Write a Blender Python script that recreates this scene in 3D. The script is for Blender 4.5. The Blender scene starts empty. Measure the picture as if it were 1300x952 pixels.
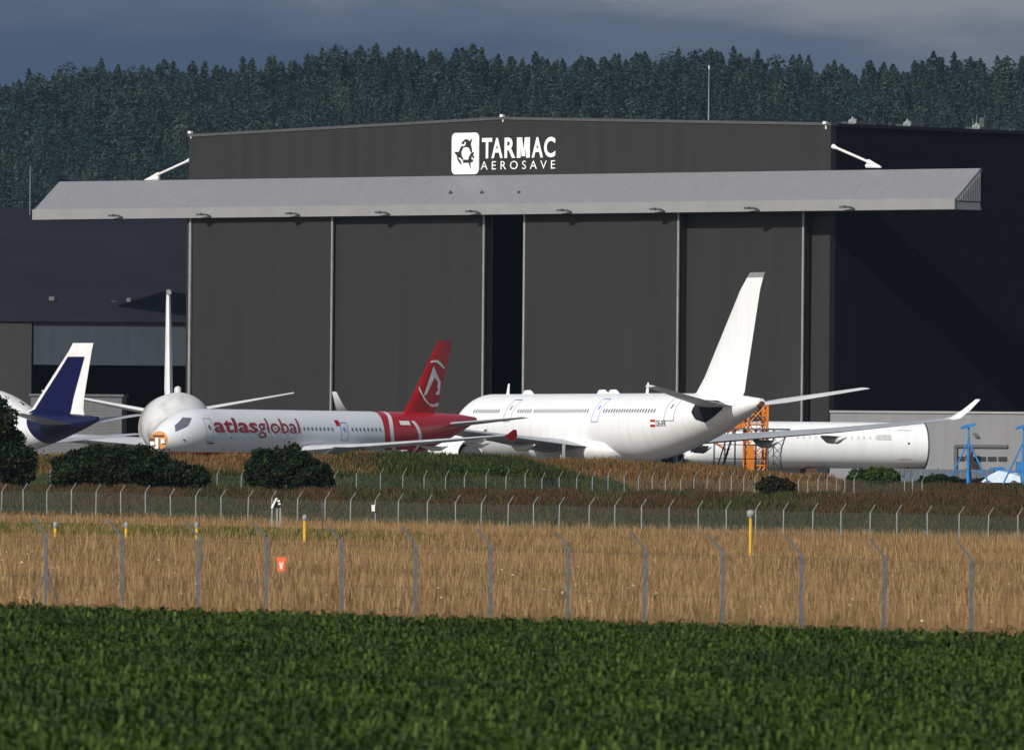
import bpy, bmesh, math, random
import numpy as np
from mathutils import Vector, Matrix
random.seed(7); rng = np.random.default_rng(7)
R = math.radians
scn = bpy.context.scene; C = scn.collection
# ------------------------------------------------------------------ camera
F, CX, HY, ZC = 15000.0, 650.0, 598.0, 3.9
ROLL = R(0.5); CR, SR = math.cos(ROLL), math.sin(ROLL)
cd = bpy.data.cameras.new('camera'); cam = bpy.data.objects.new('camera', cd); C.objects.link(cam)
cd.sensor_width = 36; cd.lens = F/1300*36; cd.shift_y = (HY-476)/1300
cd.clip_start = 1; cd.clip_end = 30000
cam.matrix_world = Matrix(((CR, -SR, 0, 0), (0, 0, -1, 0), (SR, CR, 0, ZC), (0, 0, 0, 1)))
cd.dof.use_dof = True; cd.dof.focus_distance = 1050; cd.dof.aperture_fstop = 7.5
scn.camera = cam
scn.view_settings.view_transform = 'Standard'; scn.view_settings.look = 'None'
scn.view_settings.exposure = 0; scn.view_settings.gamma = 1
scn.render.resolution_x = 1024; scn.render.resolution_y = 749
# ------------------------------------------------------------------ sky and sun
SUN_EL = 30; SH = Vector((-.55, -.835)).normalized()
w = bpy.data.worlds.new('World'); scn.world = w; w.use_nodes = True
nt = w.node_tree; nt.nodes.clear()
def N(nt, t, **k):
    n = nt.nodes.new(t)
    for a, b in k.items(): setattr(n, a, b)
    return n
sky = N(nt, 'ShaderNodeTexSky', sky_type='NISHITA'); sky.sun_disc = False
sky.sun_elevation = R(SUN_EL); sky.sun_rotation = math.atan2(SH.x, SH.y) % (2*math.pi); sky.air_density = 1.2; sky.dust_density = 1.0
tc = N(nt, 'ShaderNodeTexCoord'); sp = N(nt, 'ShaderNodeSeparateXYZ'); nt.links.new(tc.outputs['Generated'], sp.inputs[0])
mp = N(nt, 'ShaderNodeMapping'); mp.inputs['Scale'].default_value = (1, 1, 4.0); mp.inputs['Location'].default_value = (.013, 0, .02)
nt.links.new(tc.outputs['Generated'], mp.inputs[0])
nz = N(nt, 'ShaderNodeTexNoise'); nz.inputs['Scale'].default_value = 34; nz.inputs['Detail'].default_value = 6; nz.inputs['Roughness'].default_value = .55; nt.links.new(mp.outputs[0], nz.inputs[0])
# rain-cloud bank in the north: elevation + noise -> colour
ml = N(nt, 'ShaderNodeMath', operation='MULTIPLY_ADD'); ml.inputs[1].default_value = .022; nt.links.new(nz.outputs[0], ml.inputs[0]); nt.links.new(sp.outputs['Z'], ml.inputs[2])
ad = N(nt, 'ShaderNodeMath', operation='MULTIPLY_ADD'); ad.inputs[1].default_value = .10; nt.links.new(sp.outputs['X'], ad.inputs[0]); nt.links.new(ml.outputs[0], ad.inputs[2])
mr = N(nt, 'ShaderNodeMapRange'); mr.inputs['From Min'].default_value = .042; mr.inputs['From Max'].default_value = .055; nt.links.new(ad.outputs[0], mr.inputs[0])
cr = N(nt, 'ShaderNodeValToRGB'); nt.links.new(mr.outputs[0], cr.inputs[0])
cr.color_ramp.elements[0].color = (.70, 1.15, 1.95, 1); cr.color_ramp.elements[1].color = (2.8, 2.95, 3.4, 1)
e = cr.color_ramp.elements.new(.5); e.color = (1.25, 1.65, 2.4, 1)
my = N(nt, 'ShaderNodeMapRange'); my.inputs['From Min'].default_value = .0; my.inputs['From Max'].default_value = .5; nt.links.new(sp.outputs['Y'], my.inputs[0])
mz = N(nt, 'ShaderNodeMapRange'); mz.inputs['From Min'].default_value = .7; mz.inputs['From Max'].default_value = .25; nt.links.new(sp.outputs['Z'], mz.inputs[0])
mm = N(nt, 'ShaderNodeMath', operation='MULTIPLY'); nt.links.new(my.outputs[0], mm.inputs[0]); nt.links.new(mz.outputs[0], mm.inputs[1])
mx = N(nt, 'ShaderNodeMixRGB'); nt.links.new(mm.outputs[0], mx.inputs[0]); nt.links.new(sky.outputs[0], mx.inputs[1]); nt.links.new(cr.outputs[0], mx.inputs[2])
bg = N(nt, 'ShaderNodeBackground'); bg.inputs['Strength'].default_value = .08; nt.links.new(mx.outputs[0], bg.inputs[0])
nt.links.new(bg.outputs[0], N(nt, 'ShaderNodeOutputWorld').inputs[0])
sd = bpy.data.lights.new('sun', 'SUN'); sd.energy = 4.2; sd.angle = R(.5); sd.color = (1, .965, .91)
so = bpy.data.objects.new('sun', sd); C.objects.link(so)
sv = Vector((SH.x*math.cos(R(SUN_EL)), SH.y*math.cos(R(SUN_EL)), math.sin(R(SUN_EL))))
so.rotation_euler = sv.to_track_quat('Z', 'Y').to_euler(); so.location = (-100, -100, 300)

# ------------------------------------------------------------------ helpers
def P(px, py, Y):                     # the world point seen at (px,py) at distance Y
    u, v = px-CX, HY-py
    return Vector(((u*CR - v*SR)*Y/F, Y, ZC + (u*SR + v*CR)*Y/F))
def proj(p):
    a, b = p[0]*F/p[1], (p[2]-ZC)*F/p[1]
    return CX + a*CR + b*SR, HY - (-a*SR + b*CR)
def smooth(t): t = min(1, max(0, t)); return t*t*(3-2*t)
def interp(x, xs, ys): return float(np.interp(x, xs, ys))

def mat(name, col, rough=.6, metal=0, col2=None, scale=1, coord='Object', bump=0, stretch=(1, 1, 1), detail=4, spread=(.35, .65), island=0, spec=.5, wave=None, trans=0):
    m = bpy.data.materials.new(name); m.use_nodes = True; t = m.node_tree; b = t.nodes['Principled BSDF']
    b.inputs['Roughness'].default_value = rough; b.inputs['Metallic'].default_value = metal; b.inputs['Specular IOR Level'].default_value = spec
    tc = N(t, 'ShaderNodeTexCoord'); mp = N(t, 'ShaderNodeMapping'); mp.inputs['Scale'].default_value = stretch
    t.links.new(tc.outputs[coord], mp.inputs[0])
    nz = N(t, 'ShaderNodeTexNoise'); nz.inputs['Scale'].default_value = scale; nz.inputs['Detail'].default_value = detail; t.links.new(mp.outputs[0], nz.inputs[0])
    mr = N(t, 'ShaderNodeMapRange'); mr.inputs['From Min'].default_value, mr.inputs['From Max'].default_value = spread; t.links.new(nz.outputs[0], mr.inputs[0])
    c2 = col2 or tuple(c*.82 for c in col)
    mx = N(t, 'ShaderNodeMixRGB'); mx.inputs[1].default_value = (*col, 1); mx.inputs[2].default_value = (*c2, 1); t.links.new(mr.outputs[0], mx.inputs[0])
    out = mx.outputs[0]
    if island:
        g = N(t, 'ShaderNodeNewGeometry'); r2 = N(t, 'ShaderNodeMapRange'); r2.inputs['To Min'].default_value = 1-island; r2.inputs['To Max'].default_value = 1+island
        t.links.new(g.outputs['Random Per Island'], r2.inputs[0])
        hs = N(t, 'ShaderNodeMixRGB', blend_type='MULTIPLY'); hs.inputs[0].default_value = 1
        t.links.new(out, hs.inputs[1]); t.links.new(r2.outputs[0], hs.inputs[2]); out = hs.outputs[0]
    t.links.new(out, b.inputs['Base Color'])
    hgt = None
    if wave:
        wv = N(t, 'ShaderNodeTexWave', bands_direction=wave[0]); wv.inputs['Scale'].default_value = wave[1]; t.links.new(tc.outputs['Object'], wv.inputs[0]); hgt = wv.outputs[0]
        bp = N(t, 'ShaderNodeBump'); bp.inputs['Strength'].default_value = wave[2]; bp.inputs['Distance'].default_value = .05
        t.links.new(hgt, bp.inputs['Height']); t.links.new(bp.outputs[0], b.inputs['Normal'])
    elif bump:
        bp = N(t, 'ShaderNodeBump'); bp.inputs['Strength'].default_value = bump; bp.inputs['Distance'].default_value = .1
        t.links.new(nz.outputs[0], bp.inputs['Height']); t.links.new(bp.outputs[0], b.inputs['Normal'])
    if trans:
        tl = N(t, 'ShaderNodeBsdfTranslucent'); t.links.new(out, tl.inputs[0]); ms = N(t, 'ShaderNodeMixShader'); ms.inputs[0].default_value = trans
        t.links.new(b.outputs[0], ms.inputs[1]); t.links.new(tl.outputs[0], ms.inputs[2]); t.links.new(ms.outputs[0], t.nodes['Material Output'].inputs[0])
    return m
def tag(o, label=None, cat=None, group=None, kind=None):
    if label: o['label'] = label
    if cat: o['category'] = cat
    if group: o['group'] = group
    if kind: o['kind'] = kind
    return o
def thing(name, label, cat, loc=(0, 0, 0), rz=0, group=None):
    o = bpy.data.objects.new(name, None); o.empty_display_size = .1; C.objects.link(o); o.location = loc; o.rotation_euler = (0, 0, rz)
    return tag(o, label, cat, group)
class MB:
    def __init__(s): s.v = []; s.f = []
    def poly(s, pts): n = len(s.v); s.v += [tuple(p) for p in pts]; s.f.append(tuple(range(n, n+len(pts))))
    def box(s, a, b):
        x0, y0, z0 = a; x1, y1, z1 = b; n = len(s.v)
        s.v += [(x0,y0,z0),(x1,y0,z0),(x1,y1,z0),(x0,y1,z0),(x0,y0,z1),(x1,y0,z1),(x1,y1,z1),(x0,y1,z1)]
        s.f += [tuple(n+i for i in q) for q in ((0,3,2,1),(4,5,6,7),(0,1,5,4),(1,2,6,5),(2,3,7,6),(3,0,4,7))]
    def loft(s, rings, cap=True, close=True):
        n0 = len(s.v); k = len(rings[0])
        for r in rings: s.v += [tuple(p) for p in r]
        for i in range(len(rings)-1):
            for j in range(k if close else k-1):
                a = n0+i*k+j; b = n0+i*k+(j+1) % k; s.f.append((a, b, b+k, a+k))
        if cap: s.f.append(tuple(range(n0+k-1, n0-1, -1))); s.f.append(tuple(range(n0+(len(rings)-1)*k, n0+len(rings)*k)))
    def tube(s, pts, r, n=8):
        pts = [Vector(p) for p in pts]; rr = r if isinstance(r, (list, tuple)) else [r]*len(pts); rings = []
        for i, p in enumerate(pts):
            d = (pts[min(i+1, len(pts)-1)]-pts[max(i-1, 0)]).normalized(); a = d.orthogonal().normalized()
            if abs(d.z) < .9: a = d.cross(Vector((0, 0, 1))).normalized()
            b = d.cross(a)
            rings.append([p + (a*math.cos(2*math.pi*j/n) + b*math.sin(2*math.pi*j/n))*rr[i] for j in range(n)])
        s.loft(rings)
    def build(s, name, m, parent=None, smooth=False):
        me = bpy.data.meshes.new(name); me.from_pydata(s.v, [], s.f)
        bm = bmesh.new(); bm.from_mesh(me); bmesh.ops.recalc_face_normals(bm, faces=bm.faces); bm.to_mesh(me); bm.free()
        if smooth:
            me.polygons.foreach_set('use_smooth', [True]*len(me.polygons))
            try: me.set_sharp_from_angle(angle=R(50))
            except Exception: pass
        me.materials.append(m); o = bpy.data.objects.new(name, me); C.objects.link(o); o.parent = parent
        return o
def np_mesh(name, verts, faces, m, parent=None, smooth=False):       # faces: (n,k) array
    me = bpy.data.meshes.new(name); nf, k = faces.shape
    me.vertices.add(len(verts)); me.vertices.foreach_set('co', verts.astype(np.float32).ravel())
    me.loops.add(nf*k); me.loops.foreach_set('vertex_index', faces.astype(np.int32).ravel())
    me.polygons.add(nf); me.polygons.foreach_set('loop_start', np.arange(0, nf*k, k, dtype=np.int32))
    me.update(calc_edges=True); me.validate()
    me.materials.append(m); o = bpy.data.objects.new(name, me); C.objects.link(o); o.parent = parent
    return o

# ------------------------------------------------------------------ materials
M = {}
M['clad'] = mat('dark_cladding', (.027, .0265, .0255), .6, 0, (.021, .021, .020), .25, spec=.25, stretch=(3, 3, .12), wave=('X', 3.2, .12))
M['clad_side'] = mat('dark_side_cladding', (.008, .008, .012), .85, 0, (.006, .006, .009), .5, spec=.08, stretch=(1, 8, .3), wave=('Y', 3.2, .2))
M['door_clad'] = mat('door_cladding', (.026, .0255, .0245), .6, 0, (.021, .0205, .020), .3, spec=.25, stretch=(3, 3, .12), spread=(.25, .75), wave=('X', 3.2, .12))
M['canopy'] = mat('canopy_sheet', (.225, .225, .24), .5, .1, (.20, .20, .215), .6, stretch=(5, 1, 1), wave=('X', 2.2, .35))
M['fascia'] = mat('fascia_sheet', (.26, .26, .26), .5, .1, (.235, .235, .235), .5)
M['trim'] = mat('trim_metal', (.33, .33, .34), .4, .3)
M['roof'] = mat('roof_sheet', (.017, .018, .027), .85, 0, (.013, .014, .022), .12, spec=.1)
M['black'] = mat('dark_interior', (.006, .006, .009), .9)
M['rubber'] = mat('tyre_rubber', (.02, .02, .02), .8)
M['white'] = mat('white_paint', (.83, .83, .825), .35, 0, (.72, .715, .70), .9, stretch=(1.6, .5, .18), spread=(.48, .85), detail=7)
M['white2'] = mat('weathered_white_paint', (.74, .74, .74), .45, 0, (.60, .58, .54), .35, spread=(.45, .75))
M['sign_white'] = mat('sign_white', (.85, .85, .84), .5)
M['grey_wing'] = mat('wing_grey', (.42, .43, .45), .4, 0, (.36, .37, .39), .3)
M['dark_grey'] = mat('dark_grey_metal', (.07, .07, .075), .5)
M['glass'] = mat('dark_glass', (.02, .025, .035), .15)
M['win'] = mat('window_shade', (.10, .12, .17), .25)
M['orange'] = mat('orange_paint', (.75, .23, .015), .45, 0, (.62, .17, .01), 1)
M['orange2'] = mat('orange_bulkhead', (.70, .30, .08), .5, 0, (.5, .2, .05), 1)
M['red'] = mat('red_paint', (.50, .008, .014), .45, 0, (.40, .006, .012), .4, spec=.25)
M['darkred'] = mat('dark_red_lettering', (.30, .012, .03), .35)
M['blue'] = mat('navy_paint', (.005, .006, .050), .55, 0, (.004, .005, .040), .4, spec=.15)
M['skyblue'] = mat('blue_jack_paint', (.02, .19, .46), .45, 0, (.016, .14, .36), 1.5)
M['doorline'] = mat('door_outline', (.16, .22, .30), .4)
M['bluetape'] = mat('blue_door_tape', (.13, .30, .62), .4)
M['galv'] = mat('galvanised_steel', (.12, .13, .135), .6, .3, (.075, .08, .085), 6)
M['galv2'] = mat('concrete_fence_post', (.27, .29, .29), .7, 0, (.18, .20, .20), 4)
M['yellow'] = mat('yellow_paint', (.75, .42, .02), .5, 0, (.6, .32, .02), 4)
M['brown'] = mat('rusty_brown', (.10, .045, .03), .7)
M['annex'] = mat('pale_grey_cladding', (.19, .19, .195), .6, 0, (.17, .17, .175), .3, stretch=(4, 4, .3), wave=('X', 2.5, .25))
M['panel_light'] = mat('light_panel', (.115, .115, .12), .6, wave=('Z', 2.0, .4))
M['bluegrey'] = mat('blue_grey_sheeting', (.022, .033, .048), .45, 0, (.017, .026, .038), .4, stretch=(4, 4, .3), spec=.3)
M['bark'] = mat('bark', (.06, .045, .03), .9)
M['steel'] = mat('scaffold_steel', (.09, .095, .11), .45, .5)
M['orange_sign'] = mat('orange_sign', (.85, .13, .04), .5)
M['leaf_dark'] = mat('dark_shrub_leaves', (.022, .034, .011), .8, 0, (.010, .017, .006), .8, island=.6, trans=.12, spec=.08)
M['leaf_green'] = mat('green_shrub_leaves', (.05, .085, .015), .8, 0, (.02, .04, .01), .8, island=.6, trans=.2, spec=.1)
M['leaf_bank'] = mat('bank_shrub_leaves', (.025, .03, .011), .8, 0, (.03, .02, .012), .8, island=.5, trans=.2, spec=.1)
M['conifer'] = mat('hazed_conifer_needles', (.014, .034, .033), .9, 0, (.042, .068, .046), .06, coord='Object', island=.38, spec=.08, detail=3, spread=(.36, .68))  # blue of the distance haze and cloud shade put into the needle colour

# ------------------------------------------------------------------ ground
CRX = [0, 130, 250, 420, 560, 640, 700, 760, 860, 960, 1050, 1090, 1300]
CRY = [579, 579, 578, 577, 575, 580, 583, 585, 589, 599, 607, 619, 622]
def crest(X):
    px = CX + X*F/930; py = interp(px, CRX, CRY)
    return max(2.8, P(px, py, 930).z - .45)
def H(X, Y):
    base = -.012*(max(-70, min(70, X)) + .033*max(0, min(900, Y)))
    if Y < 838: return base
    ys = [838, 858, 893, 901, 908, 930, 949]; wob = .10*math.sin(X*.7+Y*.3)+.08*math.sin(X*1.9)
    return interp(Y, ys, [base, base+.25, 2.1, 2.0, 1.5, crest(X), 2.8]) + (wob if Y < 940 else 0)
xs = sorted(set(list(np.arange(-90, 91, 1.5)) + [-5000, -2500, -1200, -600, -300, -180, -120, 120, 180, 300, 600, 1200, 2500, 5000]))
ys = sorted(set([-400, -100, 0, 60, 120, 170] + list(range(200, 830, 12)) + list(np.arange(832, 960, 2.0)) + [980, 1050, 1150, 1300, 1600, 2200, 3000, 3600, 4200, 6000, 9000, 14000]))
gv = np.array([(x, y, H(x, y)) for y in ys for x in xs]); nx = len(xs)
gf = np.array([(j*nx+i, j*nx+i+1, (j+1)*nx+i+1, (j+1)*nx+i) for j in range(len(ys)-1) for i in range(nx-1)])
gm = mat('meadow_ground', (.10, .062, .028), .95, 0, (.07, .052, .024), .05, coord='Object', spec=.1, bump=.3)
# soil and grass give way to apron concrete beyond the bank
t = gm.node_tree; b = t.nodes['Principled BSDF']; src = b.inputs['Base Color'].links[0].from_socket
tcn = N(t, 'ShaderNodeTexCoord'); sx = N(t, 'ShaderNodeSeparateXYZ'); t.links.new(tcn.outputs['Object'], sx.inputs[0])
def stepmix(src, edge, col, wdt=2):
    r = N(t, 'ShaderNodeMapRange'); r.inputs['From Min'].default_value = edge; r.inputs['From Max'].default_value = edge+wdt; t.links.new(sx.outputs['Y'], r.inputs[0])
    m = N(t, 'ShaderNodeMixRGB'); m.inputs[2].default_value = (*col, 1); t.links.new(r.outputs[0], m.inputs[0]); t.links.new(src, m.inputs[1]); return m.outputs[0]
o1 = stepmix(src, 836, (.055, .042, .022)); o2 = stepmix(o1, 952, (.13, .125, .12)); o3 = stepmix(o2, 1420, (.05, .07, .025), 60)
t.links.new(o3, b.inputs['Base Color'])
g = np_mesh('ground', gv, gf, gm); tag(g, kind='structure'); g['label'] = 'meadow ground rising over a bank to the airfield'; g['category'] = 'ground'

# ------------------------------------------------------------------ scattered plants
def blades(n, pos, h, wd, m, name, label, cat='grass', lean=.25, per=4, spreadr=.12, kind='stuff', hvar=.5, rows=None):
    """tufts of tapered blades; pos (n,3)"""
    n = len(pos); k = per; tot = n*k
    base = np.repeat(pos, k, axis=0) + np.c_[rng.normal(0, spreadr, tot), rng.normal(0, spreadr, tot), np.zeros(tot)]
    hh = np.repeat(h if hasattr(h, '__len__') else np.full(n, h), k)*(1-hvar/2+hvar*rng.random(tot)); a = rng.random(tot)*math.pi
    dx, dy = np.cos(a)*wd/2, np.sin(a)*wd/2
    lx, ly = rng.normal(0, lean, tot)*hh, rng.normal(0, lean, tot)*hh
    v = np.zeros((tot, 4, 3))
    v[:, 0] = base + np.c_[-dx, -dy, np.zeros(tot)-.05]; v[:, 1] = base + np.c_[dx, dy, np.zeros(tot)-.05]
    top = base + np.c_[lx, ly, hh]
    v[:, 2] = top + np.c_[dx, dy, np.zeros(tot)]*.45; v[:, 3] = top - np.c_[dx, dy, np.zeros(tot)]*.45
    f = np.arange(tot*4).reshape(tot, 4)
    o = np_mesh(name, v.reshape(-1, 3), f, m); return tag(o, label, cat, kind=kind)
def field_points(n, y0, y1, x0=-60, x1=1360, p=0.0):
    Y = y0 + (y1-y0)*rng.random(n)**(1+p); px = x0 + (x1-x0)*rng.random(n); X = (px-CX)*Y/F
    return X, Y
def nearY(px): return interp(px, [58, 1233], [300, 277])
def withz(X, Y): return np.array([(x, y, H(x, y)) for x, y in zip(X, Y)])
m_dry = mat('dry_grass', (.335, .200, .088), .9, 0, (.20, .125, .057), .05, coord='Object', island=.30, spec=.05, trans=.25, stretch=(1, .22, 1), spread=(.38, .62))
m_dry2 = mat('dry_grass_seed', (.38, .25, .12), .9, 0, (.30, .18, .08), .5, coord='Object', island=.4, spec=.15, trans=.25)
X, Y = field_points(250000, 258, 835); keep = np.array([y > nearY(CX+x*F/y)-22 for x, y in zip(X, Y)]); X, Y = X[keep], Y[keep]
strip = lambda x, y: (610 < y < 690+8*math.sin(x*.3)) and (CX+x*F/y) < 190+90*math.sin(y*.09)
keep = np.array([not (strip(x, y) and random.random() < .8) for x, y in zip(X, Y)]); X, Y = X[keep], Y[keep]
blades(0, withz(X, Y), .36, .0135, m_dry, 'dry_grass', 'tall dry golden grass covering the meadow between the fences', per=5, spreadr=.35, hvar=.9)
X, Y = field_points(16000, 290, 838)
blades(0, withz(X, Y), .72, .03, m_dry2, 'seeding_grass', 'taller pale seed heads scattered through the dry meadow', per=3, spreadr=.2, lean=.15)
# green patch in the meadow at left, near the fence markers
X, Y = field_points(16000, 605, 700, -60, 560); q = rng.random(len(X)) < np.clip(1.0-(X+16)/12, .04, 1); X, Y = X[q], Y[q]
m_gp = mat('meadow_green_grass', (.075, .105, .020), .85, 0, (.13, .12, .032), .3, island=.4, trans=.25, spec=.08)
blades(0, withz(X, Y), .50, .06, m_gp, 'green_grass', 'green grass strip across the left of the dry meadow', per=4, spreadr=.3)
X, Y = field_points(2600, 290, 620, 300, 1360); q = np.array([np.sin(x*.35+y*.02)+np.sin(y*.05) > .6 for x, y in zip(X, Y)]); X, Y = X[q], Y[q]
blades(0, withz(X, Y), .42, .07, m_gp, 'meadow_weeds', 'small green weeds among the dry grass at right', per=4, spreadr=.15)
# bank
def band(n, ya, yb, x0=-60, x1=1360, cond=None):
    px = x0+(x1-x0)*rng.random(n); Y = ya+(yb-ya)*rng.random(n); X = (px-CX)*Y/F
    if cond is not None:
        k = np.array([cond(a, b) for a, b in zip(px, Y)]); X, Y = X[k], Y[k]
    return withz(X, Y)
def nzf(a, b, s=1): return math.sin(a*.011*s+b*.05)+math.sin(a*.027*s+1.3-b*.09)+.7*math.sin(a*.06*s+b*.13)
m_b1 = mat('bank_mixed_grass', (.085, .066, .030), .9, 0, (.048, .054, .022), .12, island=.5, spec=.05, trans=.2)
m_b2 = mat('rust_weeds', (.105, .046, .026), .9, 0, (.085, .052, .027), .3, island=.5, spec=.05, trans=.2)
m_b3 = mat('bank_green_weeds', (.055, .075, .020), .9, 0, (.034, .046, .014), .2, island=.5, spec=.05, trans=.2)
m_b4 = mat('bank_dry_grass', (.23, .130, .050), .9, 0, (.15, .085, .036), .2, island=.45, spec=.15, trans=.25)
blades(0, band(42000, 838, 941), .38, .06, m_b1, 'bank_grass', 'dull brown and olive grass covering the bank', per=4, spreadr=.25, hvar=.8)
blades(0, band(34000, 862, 949, cond=lambda a, b: nzf(a, b) > -.3 and b > 868 and b < (908 if a < 1050 else 932)), .42, .06, m_b2, 'rust_weeds', 'rusty red weeds along the middle of the bank', 'weeds', per=4, spreadr=.22, hvar=.8)
blades(0, band(9000, 845, 908, cond=lambda a, b: nzf(a+300, b*1.3, 1.4) > .9), .40, .09, m_b3, 'dark_weeds', 'dark green weed patches low on the bank', 'weeds', per=4, spreadr=.25)
blades(0, band(30000, 906, 936, cond=lambda a, b: (420 < a < 800 and b < 936-(max(0, a-600))*.10 ) or a < 70 or (a < 480 and b < 921)), .50, .10, m_b3, 'green_weeds', 'green weeds on the bank crest in front of the airliners', 'weeds', per=5, spreadr=.3, hvar=.9)
blades(0, band(34000, 914, 948, cond=lambda a, b: (a < 480 and b > 919) or (a > 630 and a < 1066 and b > 932-(a-630)*.09)), .60, .06, m_b4, 'crest_grass', 'dry golden grass on the bank crest under the aircraft', per=4, spreadr=.25, hvar=.7)
# small white and yellow flowers as flecks
X, Y = field_points(110, 300, 470, 0, 1340); fp = withz(X, Y) + np.c_[np.zeros(len(X)), np.zeros(len(X)), .35+.25*rng.random(len(X))]
v = []; f = []
for p in fp:
    n = len(v); r = .018+.028*random.random()
    for a in range(6): v.append((p[0]+r*math.cos(a*1.047), p[1]+random.uniform(-.02, .02), p[2]+r*.7*math.sin(a*1.047)))
    f.append([n+i for i in range(6)])
tag(np_mesh('wild_flowers', np.array(v), np.array(f), mat('flower_white', (.7, .66, .5), .7)), 'scattered small white flower heads in the dry meadow', 'flowers', kind='stuff')

# corn field in the foreground
def corn():
    pts = []
    y = 138.0
    ang = .0
    while y < 300:
        x = -.051*y; xe = -x
        while x < xe:
            px = CX + x*F/y
            if y < nearY(px)-interp(px, [58, 1233], [29, 19]) + .6*math.sin(px*.02)+.5*math.sin(px*.061): pts.append((x+random.gauss(0, .05), y+random.gauss(0, .05)))
            x += .19
        y += .60 if y > 175 else .75
    pts = np.array(pts); n = len(pts); L = 11
    z0 = np.array([H(a, b) for a, b in pts]); hgt = .60*(.85+.3*rng.random(n)) + .16*(rng.random(n) > .95)*rng.random(n)
    V = []; 
    for l in range(L):
        a = rng.random(n)*2*math.pi; ln = .34*(.7+.6*rng.random(n)); zb = z0+hgt*(.25+.55*l/L)
        ca, sa = np.cos(a), np.sin(a); wv = .018+.011*rng.random(n); up = .26*(.5+rng.random(n))
        c0 = np.c_[pts[:, 0], pts[:, 1], zb]
        def at(s, w_, dz):
            q = c0 + np.c_[ca*ln*s, sa*ln*s, dz]; sd_ = np.c_[-sa, ca, np.full(n, .25)]*(wv*w_)[:, None]; return q-sd_, q+sd_
        a0, a1 = at(0, .6, up*0); b0, b1 = at(.4, 1, up*.85); c_0, c_1 = at(.75, .8, up*.8); d0, d1 = at(1.0, .1, up*.25)
        V.append(np.stack([a0, a1, b1, b0], 1)); V.append(np.stack([b0, b1, c_1, c_0], 1)); V.append(np.stack([c_0, c_1, d1, d0], 1))
    V = np.concatenate(V).reshape(-1, 3); Fq = np.arange(len(V)).reshape(-1, 4)
    m = mat('maize_leaf', (.066, .100, .015), .65, 0, (.019, .038, .008), .30, coord='Object', island=.55, trans=.25, spec=.15)
    return tag(np_mesh('corn_field', V, Fq, m), 'dense low green maize crop filling the foreground', 'crop', kind='stuff')
corn()
def patch(name, label, pts, zoff, m):
    mb = MB(); mb.poly([(x, y, H(x, y)+zoff) for x, y in pts]); return tag(mb.build(name, m), kind='structure')

# ------------------------------------------------------------------ hill and forest
SKX = [-60, 0, 60, 145, 225, 300, 345, 430, 520, 580, 720, 800, 860, 950, 1050, 1140, 1190, 1280, 1360]
SKY_ = [114, 110, 97, 94, 87, 82, 80, 75, 74, 73, 68, 69, 72, 79, 83, 85, 83, 85, 87]
def ridge(X):
    px = CX + X*F/4000; return P(px, interp(px, SKX, SKY_), 4000).z - 13.5
def hill(X, Y): return 36 + (ridge(max(-230, min(230, X)))-36)*(smooth((Y-3560)/430)) - max(0, Y-4010)*.05 + 2*math.sin(X*.06+Y*.02)
hx = np.concatenate([np.arange(-3000, -300, 200), np.arange(-300, 301, 12), np.arange(400, 3001, 200)]); hy = np.concatenate([[3300], np.arange(3500, 4100, 20), [4300, 4800, 5600]])
hv = np.array([(x, y, 2 if y <= 3300 else (hill(x, y) if abs(x) < 301 else max(2.9, hill(x, y)-abs(abs(x)-300)*.03))) for y in hy for x in hx]); k = len(hx)
hf = np.array([(j*k+i, j*k+i+1, (j+1)*k+i+1, (j+1)*k+i) for j in range(len(hy)-1) for i in range(k-1)])
tag(np_mesh('hill', hv, hf, mat('hill_floor', (.012, .018, .010), .95)), kind='structure')
def tree_variant(kind, nq):
    """unit conifer: height 1; quads of needles"""
    V = []; H_ = 1.0
    rad = {0: .20, 1: .25, 2: .30, 3: .17}[kind]
    arms = rng.random(14)*.5+.7
    a = rng.random(nq)**(.8)*.92+.06; th = rng.random(nq)*2*math.pi
    layer = .82+.25*np.sin(a*(38+6*kind))
    if kind == 2: prof = rad*np.sqrt(np.clip(1-((a-.58)/.44)**2, .02, 1))
    else: prof = rad*(1-a)**.75+.012
    r = prof*layer*arms[(th/(2*math.pi)*14).astype(int) % 14]*(.55+.5*rng.random(nq)**.5)
    c = np.c_[r*np.cos(th), r*np.sin(th), a - r*.35]
    sz = (.024+.020*rng.random(nq))*(1.15-a*.5)
    rd = np.c_[np.cos(th), np.sin(th), -.45+.4*rng.normal(size=nq)]; rd /= np.linalg.norm(rd, axis=1)[:, None]
    tg = np.c_[-np.sin(th), np.cos(th), .5*rng.normal(size=nq)]; tg /= np.linalg.norm(tg, axis=1)[:, None]
    A = c - rd*sz[:, None]*1.2 - tg*sz[:, None]*.75; B = c - rd*sz[:, None]*.3 + tg*sz[:, None]*.8; D = c + rd*sz[:, None]*1.3
    tri = np.stack([A, B, D, c + (-tg)*sz[:, None]*.8], 1)
    # spire and trunk
    for (z0, z1, w_) in ((0, .97, .012), (.86, 1.0, .010)):
        for an in (0, 1.57):
            dx, dy = math.cos(an)*w_, math.sin(an)*w_
            tri = np.concatenate([tri, np.array([[(-dx, -dy, z0), (dx, dy, z0), (dx*.15, dy*.15, z1), (-dx*.15, -dy*.15, z1)]])])
    return tri
VAR = [tree_variant(k, 520) for k in (0, 1, 2, 3, 0, 1, 1, 3)]
VARL = [tree_variant(k, 260) for k in (0, 1, 2, 3, 1, 2)]
allq = []
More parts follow.
